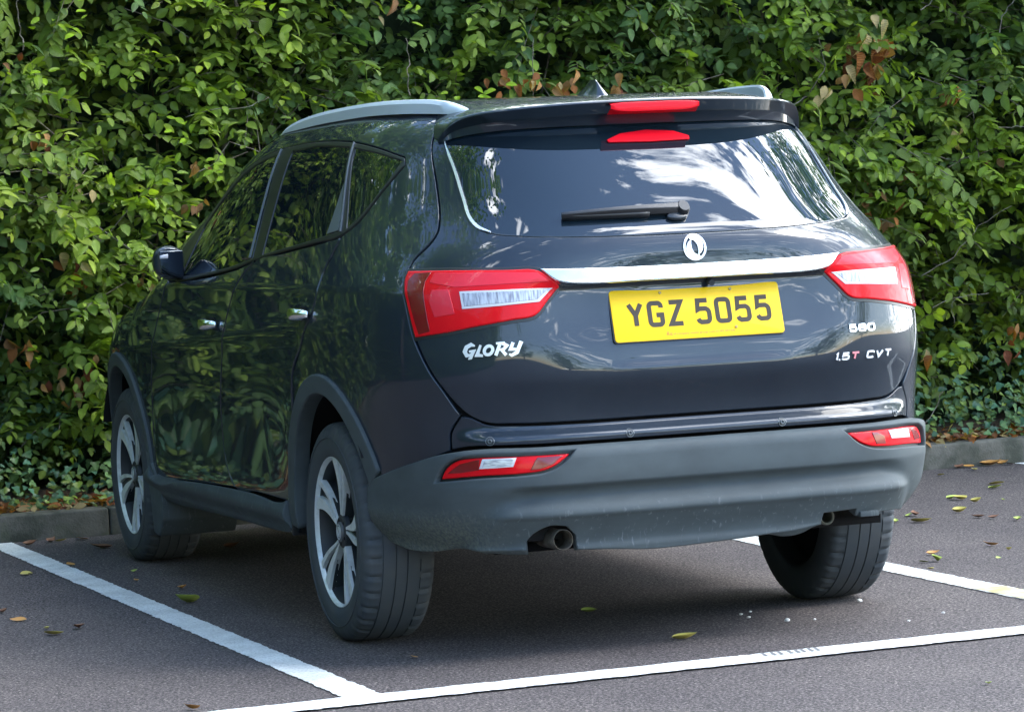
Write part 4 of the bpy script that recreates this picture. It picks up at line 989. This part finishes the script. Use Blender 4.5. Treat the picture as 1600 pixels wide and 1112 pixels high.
# ---------------------------------------------------------------- foliage
def leafmat(name,trans=.35,rough=.42,coat=.0):
    m=bpy.data.materials.new(name); m.use_nodes=True; nt=m.node_tree; b=bs(m)
    a0=N_(nt,'ShaderNodeAttribute',attribute_name='leafcol'); uv=N_(nt,'ShaderNodeAttribute',attribute_name='leafuv'); sx_=N_(nt,'ShaderNodeSeparateColor'); nt.links.new(uv.outputs['Color'],sx_.inputs[0])
    q1=N_(nt,'ShaderNodeMath',operation='MULTIPLY_ADD'); nt.links.new(sx_.outputs[1],q1.inputs[0]); q1.inputs[1].default_value=-.9; nt.links.new(sx_.outputs[0],q1.inputs[2])
    q2=N_(nt,'ShaderNodeMath',operation='MULTIPLY'); nt.links.new(q1.outputs[0],q2.inputs[0]); q2.inputs[1].default_value=62.
    q3=N_(nt,'ShaderNodeMath',operation='SINE'); nt.links.new(q2.outputs[0],q3.inputs[0])
    q4=N_(nt,'ShaderNodeMapRange'); nt.links.new(q3.outputs[0],q4.inputs['Value']); q4.inputs['From Min'].default_value=.2; q4.inputs['To Min'].default_value=1.0; q4.inputs['To Max'].default_value=.74
    a=N_(nt,'ShaderNodeMixRGB',blend_type='MULTIPLY'); a.inputs[0].default_value=1.; nt.links.new(a0.outputs['Color'],a.inputs[1]); nt.links.new(q4.outputs[0],a.inputs[2]); nt.links.new(a.outputs[0],b.inputs['Base Color'])
    bq=N_(nt,'ShaderNodeBump'); bq.inputs['Strength'].default_value=.5; bq.inputs['Distance'].default_value=.003; nt.links.new(q3.outputs[0],bq.inputs['Height']); nt.links.new(bq.outputs[0],b.inputs['Normal']); b.inputs['Roughness'].default_value=rough
    b.inputs['Specular IOR Level'].default_value=.45
    tr=N_(nt,'ShaderNodeBsdfTranslucent'); g=N_(nt,'ShaderNodeMixRGB',blend_type='MULTIPLY'); g.inputs[0].default_value=1; nt.links.new(a.outputs['Color'],g.inputs[1]); g.inputs[2].default_value=(1.5,1.7,.6,1); nt.links.new(g.outputs[0],tr.inputs[0])
    mx=N_(nt,'ShaderNodeMixShader'); mx.inputs[0].default_value=trans; o=nt.nodes['Material Output']
    nt.links.new(b.outputs[0],mx.inputs[1]); nt.links.new(tr.outputs[0],mx.inputs[2]); nt.links.new(mx.outputs[0],o.inputs[0]); return m
LEAF=leafmat('hedge_leaf'); IVY=leafmat('ivy_leaf',.15,.30); DEADM=leafmat('dead_leaf',.3,.7)
# leaf template: along +X, length 1, width from wid, folded on the midrib, drooping
def leaf_tpl(kind='ovate',fold=.16,droop=.18):
    if kind=='ovate': xs=[0,.10,.28,.52,.76,.91,1.0]; ws=[.02,.17,.275,.285,.19,.075,0]
    elif kind=='ivy': xs=[0,.05,.30,.45,.65,.85,1.0]; ws=[.04,.36,.46,.28,.30,.12,0]
    else: xs=[0,.2,.45,.7,.85,1.0]; ws=[.03,.16,.22,.15,.07,0]
    V=[];F=[];n=len(xs)
    for x,w_ in zip(xs,ws):
        zc=-droop*x*x
        V+=[(x,0,zc),(x,w_,zc+fold*w_),(x,-w_,zc+fold*w_)]
    for i in range(n-1):
        a=3*i; F+=[(a,a+3,a+4,a+1),(a,a+2,a+5,a+3)]
    return np.array(V),np.array(F)
def build_leaves(name,pos,dirv,up,size,col,mt,kind='ovate',wid=1.,parent=None,var=.0,fold=.16,droop=.18):
    T,TF=leaf_tpl(kind,fold,droop); n=len(pos); T=T*np.array([1,wid,1])
    d=dirv/np.linalg.norm(dirv,axis=1,keepdims=True); s=np.cross(up,d); s/=np.linalg.norm(s,axis=1,keepdims=True)+1e-9; u=np.cross(d,s)
    sc=size[:,None,None]
    # random extra droop / width
    dz=RNG.uniform(.2,2.2,n)[:,None]; wv=RNG.uniform(.8,1.2,n)[:,None]
    X=T[None,:,0]*np.ones((n,1));Y=T[None,:,1]*wv;Z=T[None,:,2]*dz
    V=pos[:,None,:]+sc*(X[...,None]*d[:,None,:]+Y[...,None]*s[:,None,:]+Z[...,None]*u[:,None,:])
    V=V.reshape(-1,3); k=len(T); F=(TF[None]+(np.arange(n)*k)[:,None,None]).reshape(-1,4)
    me=bpy.data.meshes.new(name); me.vertices.add(len(V)); me.vertices.foreach_set('co',V.ravel().astype(np.float32))
    me.loops.add(F.size); me.loops.foreach_set('vertex_index',F.ravel().astype(np.int32)); me.polygons.add(len(F))
    me.polygons.foreach_set('loop_start',(np.arange(len(F))*4).astype(np.int32)); me.polygons.foreach_set('loop_total',np.full(len(F),4,np.int32)) if False else None
    me.update(calc_edges=True); me.polygons.foreach_set('use_smooth',np.ones(len(F),bool))
    ca=me.color_attributes.new('leafcol','FLOAT_COLOR','POINT'); C4=np.ones((n,k,4),np.float32); C4[:,:,:3]=col[:,None,:]
    # paler midrib, slightly uneven blade colour
    C4[:,::3,:3]*=1.22; C4[:,:,:3]*=RNG.uniform(.90,1.10,(n,k,1)); C4[:,:,3]=1
    cu=me.color_attributes.new('leafuv','FLOAT_COLOR','POINT'); U4=np.ones((n,k,4),np.float32); U4[:,:,0]=T[None,:,0]; U4[:,:,1]=np.abs(T[None,:,1])/max(wid,.1); U4[:,:,2]=RNG.uniform(0,1,(n,1)); cu.data.foreach_set('color',U4.ravel())
    ca.data.foreach_set('color',np.clip(C4,0,1).ravel()); me.materials.append(mt); me.validate()
    o=bpy.data.objects.new(name,me); COL.objects.link(o)
    if parent: o.parent=parent
    return o
def vnoise(x,y,seed=0):
    r=0
    rs=np.random.default_rng(seed); 
    for k in range(7):
        fx,fy=rs.uniform(-1,1,2)*(.8+k*.7); ph=rs.uniform(0,6.28); r=r+np.sin(x*fx*2.2+y*fy*2.2+ph)/(1+.35*k)
    return r/2.6
def spray_leaves(cx,cy,cz,dirs,nl,L,lsize,base,tipc,colvar=.25,droopn=.25,flat=.8):
    """twigs from centres along dirs with alternate leaves in a roughly level plane; returns arrays"""
    P=[];D=[];U=[];S_=[];Cc=[];tw=[]
    n=len(cx)
    for i in range(n):
        d=dirs[i]/np.linalg.norm(dirs[i]); up=np.array([0,0,1.])+RNG.normal(0,.33,3)+np.array([0,-.35,0]); s=np.cross(up,d); s/=np.linalg.norm(s); u=np.cross(d,s)
        l=L[i]; p=np.array([cx[i],cy[i],cz[i]]); m=nl[i]; prev=p
        sz0=lsize[i]; b=base[i]; t_=tipc[i]
        for j in range(m):
            f=(j+.6)/m; q=p+d*l*f-np.array([0,0,1])*l*.28*f*f; side=1 if j%2 else -1
            if j==m-1: side=RNG.uniform(-.3,.3)
            ld=d*RNG.uniform(.35,.75)+s*side*RNG.uniform(.7,1.)+u*RNG.normal(-.12,.22)+np.array([0,0,-1])*RNG.uniform(0,droopn*1.4)
            P.append(q);D.append(ld);U.append(u+RNG.normal(0,.28,3)); S_.append(sz0*(.72+.5*sin(pi*min(1,f*.85+.1)))*RNG.uniform(.8,1.15))
            k=f**2*RNG.uniform(.3,1.1); c=b*(1-k)+t_*k; Cc.append(c*np.exp(RNG.normal(0,colvar*.55)))
        tw.append((p,d,l))
    return np.array(P),np.array(D),np.array(U),np.array(S_),np.array(Cc),tw
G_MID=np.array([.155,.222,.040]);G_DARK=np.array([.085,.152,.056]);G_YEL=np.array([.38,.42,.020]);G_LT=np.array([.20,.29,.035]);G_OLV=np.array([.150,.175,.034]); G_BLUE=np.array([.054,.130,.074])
HEDGE=empty('hedge',(0,4.9,.1),'tall leafy green hedge with scattered brown dead leaves running behind the kerb','hedge')
HI=Matrix.Translation((0,-4.9,-.1))
def to_hedge(o): o.parent=HEDGE; o.matrix_parent_inverse=HI
def face_y(x,z):
    lean=.10*np.clip((.9-z)/.9,0,1)
    return 4.42+.16*vnoise(x*1.0,z*1.4,3)+.10*vnoise(x*2.6,z*3.0,5)+lean*.9+ .10*(x>2.2)
def layer(name,n,dmin,dmax,zlo,zhi,szr,pal,tip,xr=(-5.6,7.2),nl=(6,13),gapamp=1.,seed=1,dens=None):
    x=RNG.uniform(*xr,n*2); z=zlo+(zhi-zlo)*RNG.uniform(0,1,n*2)
    g=vnoise(x*2.3,z*2.9,seed)+.5*vnoise(x*5,z*6,seed+9); keep=g>-(.55)*(1/max(gapamp,.01)); x=x[keep][:n];z=z[keep][:n]
    y=face_y(x,z)+RNG.uniform(dmin,dmax,len(x)); n=len(x)
    dirs=np.stack([RNG.normal(0,.75,n),-RNG.uniform(.3,1.2,n),RNG.normal(.10,.42,n)],1)
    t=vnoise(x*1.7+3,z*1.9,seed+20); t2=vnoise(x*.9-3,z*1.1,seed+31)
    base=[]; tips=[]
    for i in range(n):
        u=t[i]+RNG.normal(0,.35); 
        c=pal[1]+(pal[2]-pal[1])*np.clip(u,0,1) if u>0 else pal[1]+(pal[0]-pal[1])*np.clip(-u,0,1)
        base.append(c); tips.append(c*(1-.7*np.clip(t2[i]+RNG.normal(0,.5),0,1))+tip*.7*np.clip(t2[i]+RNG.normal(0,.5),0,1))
    L=RNG.uniform(.16,.34,n); sz=RNG.uniform(*szr,n)
    return spray_leaves(x,y,z,dirs,RNG.integers(nl[0],nl[1],n),L,sz,base,tips)+(x,)
TW=[]
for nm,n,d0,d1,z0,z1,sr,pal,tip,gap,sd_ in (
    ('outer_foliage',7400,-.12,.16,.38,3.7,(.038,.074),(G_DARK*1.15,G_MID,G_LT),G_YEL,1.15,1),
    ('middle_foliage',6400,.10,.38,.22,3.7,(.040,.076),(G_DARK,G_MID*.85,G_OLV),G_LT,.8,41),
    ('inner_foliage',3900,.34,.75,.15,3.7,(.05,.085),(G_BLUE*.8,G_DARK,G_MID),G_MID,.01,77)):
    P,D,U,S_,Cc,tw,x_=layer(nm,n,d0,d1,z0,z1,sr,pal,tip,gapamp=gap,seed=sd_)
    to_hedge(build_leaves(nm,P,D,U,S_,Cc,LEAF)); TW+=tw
# twigs of the sprays nearest the eye, plus bare branches and stems
TWIG=mat('twig_bark',(.10,.075,.05),.85); noise_mix(TWIG,(.09,.065,.045),(.20,.17,.13),30,.4,.6)
m=MB()
for p,d,l in TW[:2600]:
    if p[0]<-2.2 or p[0]>5 : continue
    q0=p-d*.12; q1=p+d*l*.5-np.array([0,0,.07*l]); q2=p+d*l-np.array([0,0,.28*l]); m.tube([q0,q1,q2],[.0028,.002,.001],4,cap=False)
to_hedge(m.build('twigs',TWIG))
m=MB()
for k in range(60):
    x=RNG.uniform(-4,6); y=5.0+RNG.uniform(-.1,.5); pts=[];r0=RNG.uniform(.008,.026); dx=RNG.normal(0,.12);dy=RNG.normal(-.05,.1)
    for i in range(9): pts.append((x+dx*i*.5+.04*sin(i*1.7+k),y+dy*i*.5+.03*cos(i*2.1+k),.08+i*.42))
    m.tube(pts,[r0*(1-.09*i) for i in range(9)],6)
to_hedge(m.build('stems',TWIG))
PALE=mat('bare_branch',(.24,.21,.17),.8); noise_mix(PALE,(.26,.23,.19),(.12,.09,.07),25,.4,.6)
def at(px,py,y):   # point on the plane y for a direction read off the photograph, used once to lay out twigs
    d=_f+_r2*((px-800)/5167.5)-_u2*((py-556)/5167.5); C0=Vector((-3.59274,-9.51626,1.29486)); return C0+d*((y-C0.y)/d.y)
m=MB()
for pts,r_ in (([(1238,168),(1262,150),(1282,118),(1290,104),(1268,86),(1248,74)],.005),([(1290,104),(1275,40),(1245,0)],.004),([(1297,260),(1335,243),(1382,224)],.006),([(1435,238),(1460,244),(1486,249)],.005),([(1492,222),(1500,235),(1508,247)],.004),([(1338,326),(1352,300),(1368,282)],.004),([(1348,252),(1375,250),(1398,243)],.003),([(640,150),(637,120),(639,95),(634,60)],.005),([(833,150),(831,100),(834,60)],.004),([(36,80),(32,45),(26,10),(30,-20)],.006),([(1437,16),(1452,8),(1460,-10)],.004),([(1560,60),(1565,25),(1585,0)],.005),([(395,292),(420,240),(455,226),(500,215)],.003),([(290,185),(330,172),(385,168),(420,152)],.003),([(420,245),(360,222),(330,258),(300,275)],.003),([(1440,430),(1490,400),(1530,352),(1580,322)],.004),([(1455,480),(1490,465),(1545,458)],.003),([(1490,505),(1487,480),(1500,462)],.003),([(1425,690),(1460,640),(1475,610)],.004),([(1448,668),(1465,690),(1480,700)],.004),([(1540,200),(1570,198),(1605,199)],.004)):
    P3=[at(a,b,4.30+.03*sin(i*2.+a)) for i,(a,b) in enumerate(pts)]
    q=[]
    for i in range(len(P3)-1):
        for k in range(4): q.append(P3[i].lerp(P3[i+1],k/4)+Vector((RNG.normal(0,.003),RNG.normal(0,.006),RNG.normal(0,.003))))
    q.append(P3[-1]); m=MB(); m.tube(q,[r_*.62*(1-.45*i/len(q)) for i in range(len(q))],5); to_hedge(m.build('bare_branch',PALE))
# clusters of dead leaves caught in the hedge
BR=[np.array([.34,.12,.03]),np.array([.40,.20,.07]),np.array([.20,.055,.02]),np.array([.50,.37,.17]),np.array([.24,.12,.045])]
P=[];D=[];U=[];S_=[];Cc=[]
for px,py,n,k,szz in ((32,548,6,0,.075),(124,437,8,0,.07),(95,610,7,1,.07),(132,598,6,2,.07),(150,580,3,1,.06),(1378,78,9,1,.085),(1360,122,8,2,.08),(1337,125,4,0,.085),(1320,115,2,1,.06),(1283,148,3,3,.07),(1353,50,3,3,.09),(1367,28,2,3,.08),(1335,70,3,4,.08),(1290,75,2,4,.07),(786,135,6,0,.05),(812,132,7,0,.055),(835,138,4,1,.05),(892,133,6,1,.06),(880,140,3,0,.05),(962,132,6,1,.06),(1478,152,5,0,.07),(1362,310,5,4,.08),(1428,280,4,4,.07),(1388,345,5,3,.07),(1408,315,3,4,.06),(310,268,4,1,.05),(312,320,5,4,.055),(65,230,4,1,.06),(130,314,2,3,.06),(1590,520,5,0,.07),(1580,548,3,2,.06),(1552,262,2,4,.06),(220,432,3,4,.05),(92,420,2,3,.06),(1468,555,2,4,.07),(25,100,2,4,.05),(1500,230,3,3,.05),(600,12,3,4,.06)):
    c=at(px,py,4.24)
    for i in range(n):
        P.append((c.x+RNG.normal(0,.028),c.y+RNG.normal(0,.04),c.z+RNG.normal(.02,.03))); D.append((RNG.normal(0,.5),RNG.normal(-.2,.5),-1.)); U.append((RNG.normal(0,.6),-1,RNG.normal(.3,.3))); S_.append(szz*RNG.uniform(.7,1.1)); Cc.append(BR[k if RNG.random()<.6 else RNG.integers(0,5)]*RNG.uniform(.7,1.15))
to_hedge(build_leaves('dead_leaves',np.array(P),np.array(D),np.array(U),np.array(S_),np.array(Cc),DEADM,kind='dry',wid=1.5,fold=.9,droop=.5))
# bright young shoots where the photograph shows them
P=[];D=[];U=[];S_=[];Cc=[]
for px,py,n in ((770,146,3),(705,146,2),(742,140,3),(1395,265,5),(1380,300,6),(1402,255,2),(60,125,4),(85,122,4),(430,12,3),(55,560,3),(330,10,3),(290,205,5),(275,200,4),(150,100,3),(20,290,4),(120,60,4),(640,8,4),(1500,140,5),(1470,330,5),(1450,345,4),(70,40,4),(125,15,3),(330,255,4),(345,265,4),(1590,300,4),(1240,40,4),(1215,20,3)):
    c=at(px,py,4.20)
    for i in range(n):
        P.append((c.x+RNG.normal(0,.03),c.y+RNG.normal(0,.03),c.z+RNG.normal(0,.025))); D.append((RNG.normal(0,1),RNG.normal(-.5,.4),RNG.normal(-.3,.4))); U.append((RNG.normal(0,.4),-.6,.8)); S_.append(RNG.uniform(.035,.06)); Cc.append(np.array([.26,.40,.02])*RNG.uniform(.7,1.2))
to_hedge(build_leaves('young_leaves',np.array(P),np.array(D),np.array(U),np.array(S_),np.array(Cc),LEAF))
# solid dark walls behind the leaves, their colour standing for the hedge's shaded depth
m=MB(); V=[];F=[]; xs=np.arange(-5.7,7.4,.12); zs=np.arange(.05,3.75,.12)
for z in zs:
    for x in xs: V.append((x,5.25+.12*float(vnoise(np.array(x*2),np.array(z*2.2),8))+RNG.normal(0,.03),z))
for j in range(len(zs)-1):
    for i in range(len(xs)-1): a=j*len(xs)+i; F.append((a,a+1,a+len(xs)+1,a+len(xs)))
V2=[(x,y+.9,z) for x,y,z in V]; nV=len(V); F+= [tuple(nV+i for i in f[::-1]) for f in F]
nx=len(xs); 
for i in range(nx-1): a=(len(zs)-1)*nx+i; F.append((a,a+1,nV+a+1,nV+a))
m.add(V+V2,F); HM=mat('hedge_backing',(.03,.05,.03),.95); noise_mix(HM,(.018,.03,.02),(.045,.08,.042),14,.35,.7); to_hedge(m.build('dark_backing',HM))
# ivy and low ground cover
def cover(name,n,xr,zfun,cols,sz,lab,mt=IVY,kind='ivy',parent=None):
    x=RNG.uniform(*xr,n); y=4.02+.62*RNG.uniform(0,1,n)**1.0; z=zfun(x,y)
    P=np.stack([x,y,z],1); D=np.stack([RNG.normal(0,1,n),RNG.normal(-.7,.5,n),RNG.normal(-.35,.4,n)],1); U=np.stack([RNG.normal(0,.35,n),RNG.normal(-.7,.35,n),np.ones(n)],1)
    C_=np.array([cols[RNG.integers(0,len(cols))]*np.exp(RNG.normal(0,.3)) for _ in range(n)])
    o=build_leaves(name,P,D,U,RNG.uniform(*sz,n),C_,mt,kind=kind); tag(o,lab,'ground cover',kind='stuff'); return o
cover('ivy_ground_cover',7500,(-4.5,7),lambda x,y: .10+np.clip(y-4.02,0,.6)*1.0*RNG.uniform(.1,1,len(x))*(1+.4*vnoise(x*3,y*3,4))+.03,[G_BLUE*.9,G_DARK,G_DARK*1.3,G_MID*.8],(.025,.048),'low dark green ivy covering the soil between kerb and hedge')
n=5200; x=RNG.uniform(-4,7,n); y=np.where(RNG.random(n)<.12,RNG.uniform(3.90,4.0,n),RNG.uniform(3.99,4.35,n))
C_=np.array([BR[RNG.integers(0,5)]*RNG.uniform(.4,1.1) for _ in range(n)])
o=build_leaves('leaf_litter',np.stack([x,y,.118+.02*RNG.uniform(0,1,n)],1),np.stack([RNG.normal(0,1,n),RNG.normal(0,1,n),RNG.normal(0,.25,n)],1),np.stack([RNG.normal(0,.5,n),RNG.normal(0,.5,n),np.ones(n)],1),RNG.uniform(.03,.06,n),C_,DEADM,kind='dry',wid=1.4)
tag(o,'brown dead leaf litter lying on the soil along the kerb','leaf litter',kind='stuff')

# fallen leaves on the tarmac, each one a thing
FL=[(41,898,'y',.06,'yellow-green fallen leaf just below the far end of the left bay line'),(210,894,'g',.045,'upright green fallen leaf between left bay line and front wheel'),(213,908,'o',.03,'tiny orange leaf scrap beside the green leaf near the front wheel'),(285,920,'o',.05,'curled orange-brown leaf on the tarmac midway between the two left wheels'),(293,942,'g',.085,'long curved green fallen leaf touching the left bay line'),(28,970,'o',.06,'orange curled leaf left of the left bay line'),(85,992,'y',.07,'flat yellow fallen leaf on open tarmac at the lower left'),(73,983,'y',.03,'small pale leaf piece behind the flat yellow leaf'),(123,982,'b',.06,'brown leaf sliver right of the flat yellow leaf'),(4,958,'b',.045,'brown fallen leaf at the left edge of the photo'),(110,883,'o',.05,'tan leaf lying on the left bay line'),(48,897,'b',.03,'dark scrap beside the yellow-green leaf at left'),(316,824,'o',.06,'tan leaf in the shade behind the front mud flap'),(362,856,'b',.07,'dull brown leaf in the deep shade under the car'),(300,1109,'o',.045,'orange leaf cut off by the bottom edge of the photo'),(648,1028,'o',.035,'small orange leaf in front of the left rear tyre'),(920,957,'g',.07,'green curled leaf in the shadow behind the rear bumper'),(1070,999,'y',.075,'curled yellow-brown leaf behind the middle of the car'),(1458,867,'o',.05,'orange leaf topmost of the little group near the right bay line'),(1464,877,'g',.06,'bright green upright leaf in the group near the right bay line'),(1444,879,'g',.04,'small green leaf left in the group near the right bay line'),(1455,890,'y',.035,'pale yellow leaf lowest of the group near the right bay line'),(1384,798,'g',.05,'faint green leaf right beside the bumper corner'),(1399,817,'g',.045,'green leaf on tarmac beside the right rear tyre'),(1430,806,'b',.055,'dark brown leaf right of the bumper'),(1420,806,'g',.05,'green leaf touching the dark brown leaf'),(1440,816,'y',.09,'long tan leaf below the dark brown leaf'),(1500,781,'y',.075,'yellow-green leaf in the middle of the right bay'),(1487,780,'g',.05,'dark green leaf next to the yellow-green leaf in the right bay'),(1525,785,'y',.05,'small tan leaf right of the yellow-green leaf'),(1557,757,'y',.075,'pale green leaf standing up near the kerb at right'),(1555,763,'g',.07,'flat yellow-green leaf under the upright pale one at right'),(1528,809,'b',.06,'dark red-brown leaf in the right bay'),(1553,810,'b',.045,'small dark leaf right of the red-brown leaf'),(1499,801,'y',.06,'thin tan leaf left of the red-brown leaf'),(1470,743,'y',.04,'pale leaf scrap close to the bumper corner at right'),(1523,735,'y',.05,'yellow leaf just in front of the kerb at right'),(1590,813,'g',.055,'green leaf near the right edge of the photo'),(1548,853,'o',.055,'orange leaf above the stained end of the right bay line'),(1576,860,'y',.03,'yellow speck of leaf near the stained bay line'),(1560,860+13,'g',.03,'tiny green leaf bit beyond the right bay line'),(1470,725,'o',.07,'orange-brown leaf against the kerb beside the bumper'),(1457,726,'b',.07,'brown leaf against the kerb nearest the bumper'),(1520,724,'o',.10,'large tan leaf heaped against the kerb at right'),(1540,723,'o',.06,'orange leaf next to the large tan leaf at the kerb'),(1578,726,'b',.06,'brown leaf on the far marking by the kerb'),(1568,782,'g',.03,'small green scrap in the right bay'),(1545,1070,'g',.03,'lone green leaf on open tarmac in front of the white end line'),(80,847,'b',.06,'brown leaf against the kerb at left'),(47,852,'b',.06,'brown leaf at the kerb end of the left bay line'),(130,843,'o',.08,'tan leaf at the foot of the left kerb'),(95,846,'y',.05,'yellowish leaf at the foot of the left kerb'),(158,857,'b',.09,'long brown stalked leaf beside the front tyre')]
CM={'y':(.52,.44,.10),'g':(.30,.38,.07),'o':(.46,.22,.05),'b':(.16,.07,.035)}
def atz(px,py):
    d=_f+_r2*((px-800)/5167.5)-_u2*((py-556)/5167.5); C0=Vector((-3.59274,-9.51626,1.29486)); return C0+d*((0-C0.z)/d.z)
tpls={}
for i,(px,py,c,sz,lab) in enumerate(FL):
    p=atz(px,py); p.y=min(p.y,3.84); v=i%5; key=(c,v)
    if key not in tpls:
        kk={'y':'ovate','g':'ovate','o':'dry','b':'dry'}[c]; T,TF=leaf_tpl(kk,.35+.15*v,.0); T=T*np.array([1,1.0 if kk=='ovate' else 1.5,1]); W_2=[]
        for x,y,z in T:
            curl=(.10+.09*v)*(x-.4)**2*2.2; W_2.append((x-.5,y,z+curl+.02+.12*(v-2)*y))
        zmin=min(q[2] for q in W_2); W_2=[(a,b,c_-zmin) for a,b,c_ in W_2]
        me=bpy.data.meshes.new('fallen_leaf'); me.from_pydata(W_2,[],[tuple(int(q) for q in f) for f in TF]); me.polygons.foreach_set('use_smooth',[True]*len(me.polygons))
        mt=mat('fallen_leaf_'+c+str(v),tuple(np.array(CM[c])*random.uniform(.75,1.2)),.6); me.materials.append(mt); me.update(); tpls[key]=me
    o=bpy.data.objects.new('fallen_leaf',tpls[key]); COL.objects.link(o); o.location=(p.x,p.y,.004); o.scale=(sz*1.0,)*3; o.rotation_euler=(random.uniform(-.06,.06),random.uniform(-.05,.05),random.uniform(0,6.28)); tag(o,lab,'leaf','leaves fallen on the tarmac')
# pale stone chips scattered behind the car
CH=mat('pale_stone',(.62,.6,.56),.8)
for px,py,s_,lab in ((1170,967,.007,'small pale stone chip on the tarmac left of the larger white chip'),(1230,972,.010,'largest white stone chip behind the right rear tyre'),(1343,941,.009,'white stone chip right of the right rear tyre'),(1158,962,.006,'greyish chip left end of the scattered stones'),(1273,970,.005,'tiny white chip right of the largest chip'),(1474,960,.006,'white chip in front of the right bay line'),(1420,972,.005,'tiny chip on open tarmac before the end line'),(1172,958,.005,'tiny chip just behind the small pale chip')):
    p=atz(px,py); bm=bmesh.new(); bmesh.ops.create_icosphere(bm,subdivisions=1,radius=s_)
    for v in bm.verts: v.co*=random.uniform(.75,1.25); v.co.z*=.6
    me=bpy.data.meshes.new('stone_chip'); bm.to_mesh(me); bm.free(); me.materials.append(CH); o=bpy.data.objects.new('stone_chip',me); COL.objects.link(o); o.location=(p.x,p.y,.004+s_*.4); tag(o,lab,'stone','stone chips on the tarmac')
# ---------------------------------------------------------------- trees round the car park (seen in the paint and glass)
BARK=mat('tree_bark',(.09,.075,.06),.9); noise_mix(BARK,(.07,.055,.045),(.14,.12,.10),12,.4,.6,stretch=(1,1,.2)); bump(BARK,20,.8,.02)
def tree(x,y,h,rad,lab,n=5200,seed=1,ls=.13,cb=.28):
    rs=np.random.default_rng(seed); root=empty('broadleaf_tree',(x,y,0),lab,'tree','trees round the car park'); m=MB(); pts=[];k=9
    for i in range(k): pts.append((.15*sin(i*.9+seed),.15*cos(i*1.1+seed),h*.80*i/(k-1)))
    m.tube(pts,[.20*(1-.10*i) for i in range(k)],9); tips=[]
    for b in range(26):
        f=rs.uniform(.28,.98); a=rs.uniform(0,6.28); L=rad*rs.uniform(.55,1.0)*(1-.45*abs(f-.55)); p0=np.array(pts[int(f*(k-1))]); d=np.array([cos(a),sin(a),rs.uniform(.15,.8)]); q=[p0+d*L*t-np.array([0,0,.15*L*t*t]) for t in (0,.3,.6,1)]
        m.tube(q,[.06,.045,.03,.012],5); tips+=[q[2],q[3],q[1]]
    tips.append(np.array([0,0,h*.93])); tips=np.array(tips)
    m.build('trunk',BARK,root)
    cl=tips[rs.integers(0,len(tips),n//26)]+rs.normal(0,rad*.17,(n//26,3)); P=np.repeat(cl,26,0)+rs.normal(0,.30,(len(cl)*26,3)); N=len(P)
    P[:,2]=np.maximum(P[:,2],h*cb*.7)
    D=rs.normal(0,1,(N,3)); D[:,2]-=.4; U=rs.normal(0,.5,(N,3))+np.array([0,0,1]); cc=np.repeat(rs.uniform(0,1,(len(cl),1)),26,0); Cc=(G_DARK*(1-cc)+G_LT*cc)*np.exp(rs.normal(0,.2,(N,1)))
    build_leaves('crown',P,D,U,rs.uniform(.8,1.3,N)*ls,Cc,LEAF,parent=root)
# a second hedge along the left side, seen only as reflections
H2=empty('side_hedge',(-7.6,-3,0),'dark green hedge along the left side of the car park, mirrored in the car flank','hedge')
m=MB(); m.box((-9.2,-15,0.05),(-8.2,8,4.0)); o=m.build('dark_backing',HM); o.parent=H2; o.matrix_parent_inverse=Matrix.Translation((7.6,3,0))  # solid dark box behind the leaves, shade put into its colour
n=13000; P=np.stack([RNG.uniform(-8.2,-7.5,n),RNG.uniform(-15,8,n),RNG.uniform(.1,4.4,n)],1); cc=RNG.uniform(0,1,(n,1))
o=build_leaves('foliage',P,RNG.normal(0,1,(n,3)),RNG.normal(0,.5,(n,3))+np.array([.4,0,1]),RNG.uniform(.10,.18,n),G_DARK*(1-cc)+G_MID*cc,LEAF); o.parent=H2; o.matrix_parent_inverse=Matrix.Translation((7.6,3,0))
TR=[(-4.2,9.5,12,3.6,'tall tree rising behind the hedge at its left part',9000,.26),(-9.5,11,13,4,'tall tree well to the left behind the hedge',8000,.28),(1.5,10.5,12,3.6,'tall tree rising behind the hedge straight ahead of the car',5000,.21),(-7.6,2.2,15,4.3,'tall tree left of the car, level with its doors',12000,.22),(8.6,3.2,11,3.1,'tall broadleaf tree right of the car beyond the next bays',9000,.15),(14,7.5,11,3.4,'broad tree beyond the right end of the hedge',7500,.16),(-9,-15,9,3.3,'tree behind and left of the camera',3200,.2),(-15,-27,11,4,'tree far back on the left side of the car park',2600,.26),(-5,-34,10,4.2,'tree at the far rear edge, left of centre',2600,.26),(4,-36,9,4.2,'tree at the far rear edge behind the car',2600,.26),(12,-33,10,4.4,'round tree at the far rear edge, right of centre',2600,.26),(20,-30,11,4.5,'tree at the far right rear corner',2600,.26),(26,-22,11,4.5,'large tree on the right side, well behind the car',2600,.26)]
for i,(x,y,h,rad,lab,n,ls) in enumerate(TR): tree(x,y,h,rad,lab,n,i+3,ls)
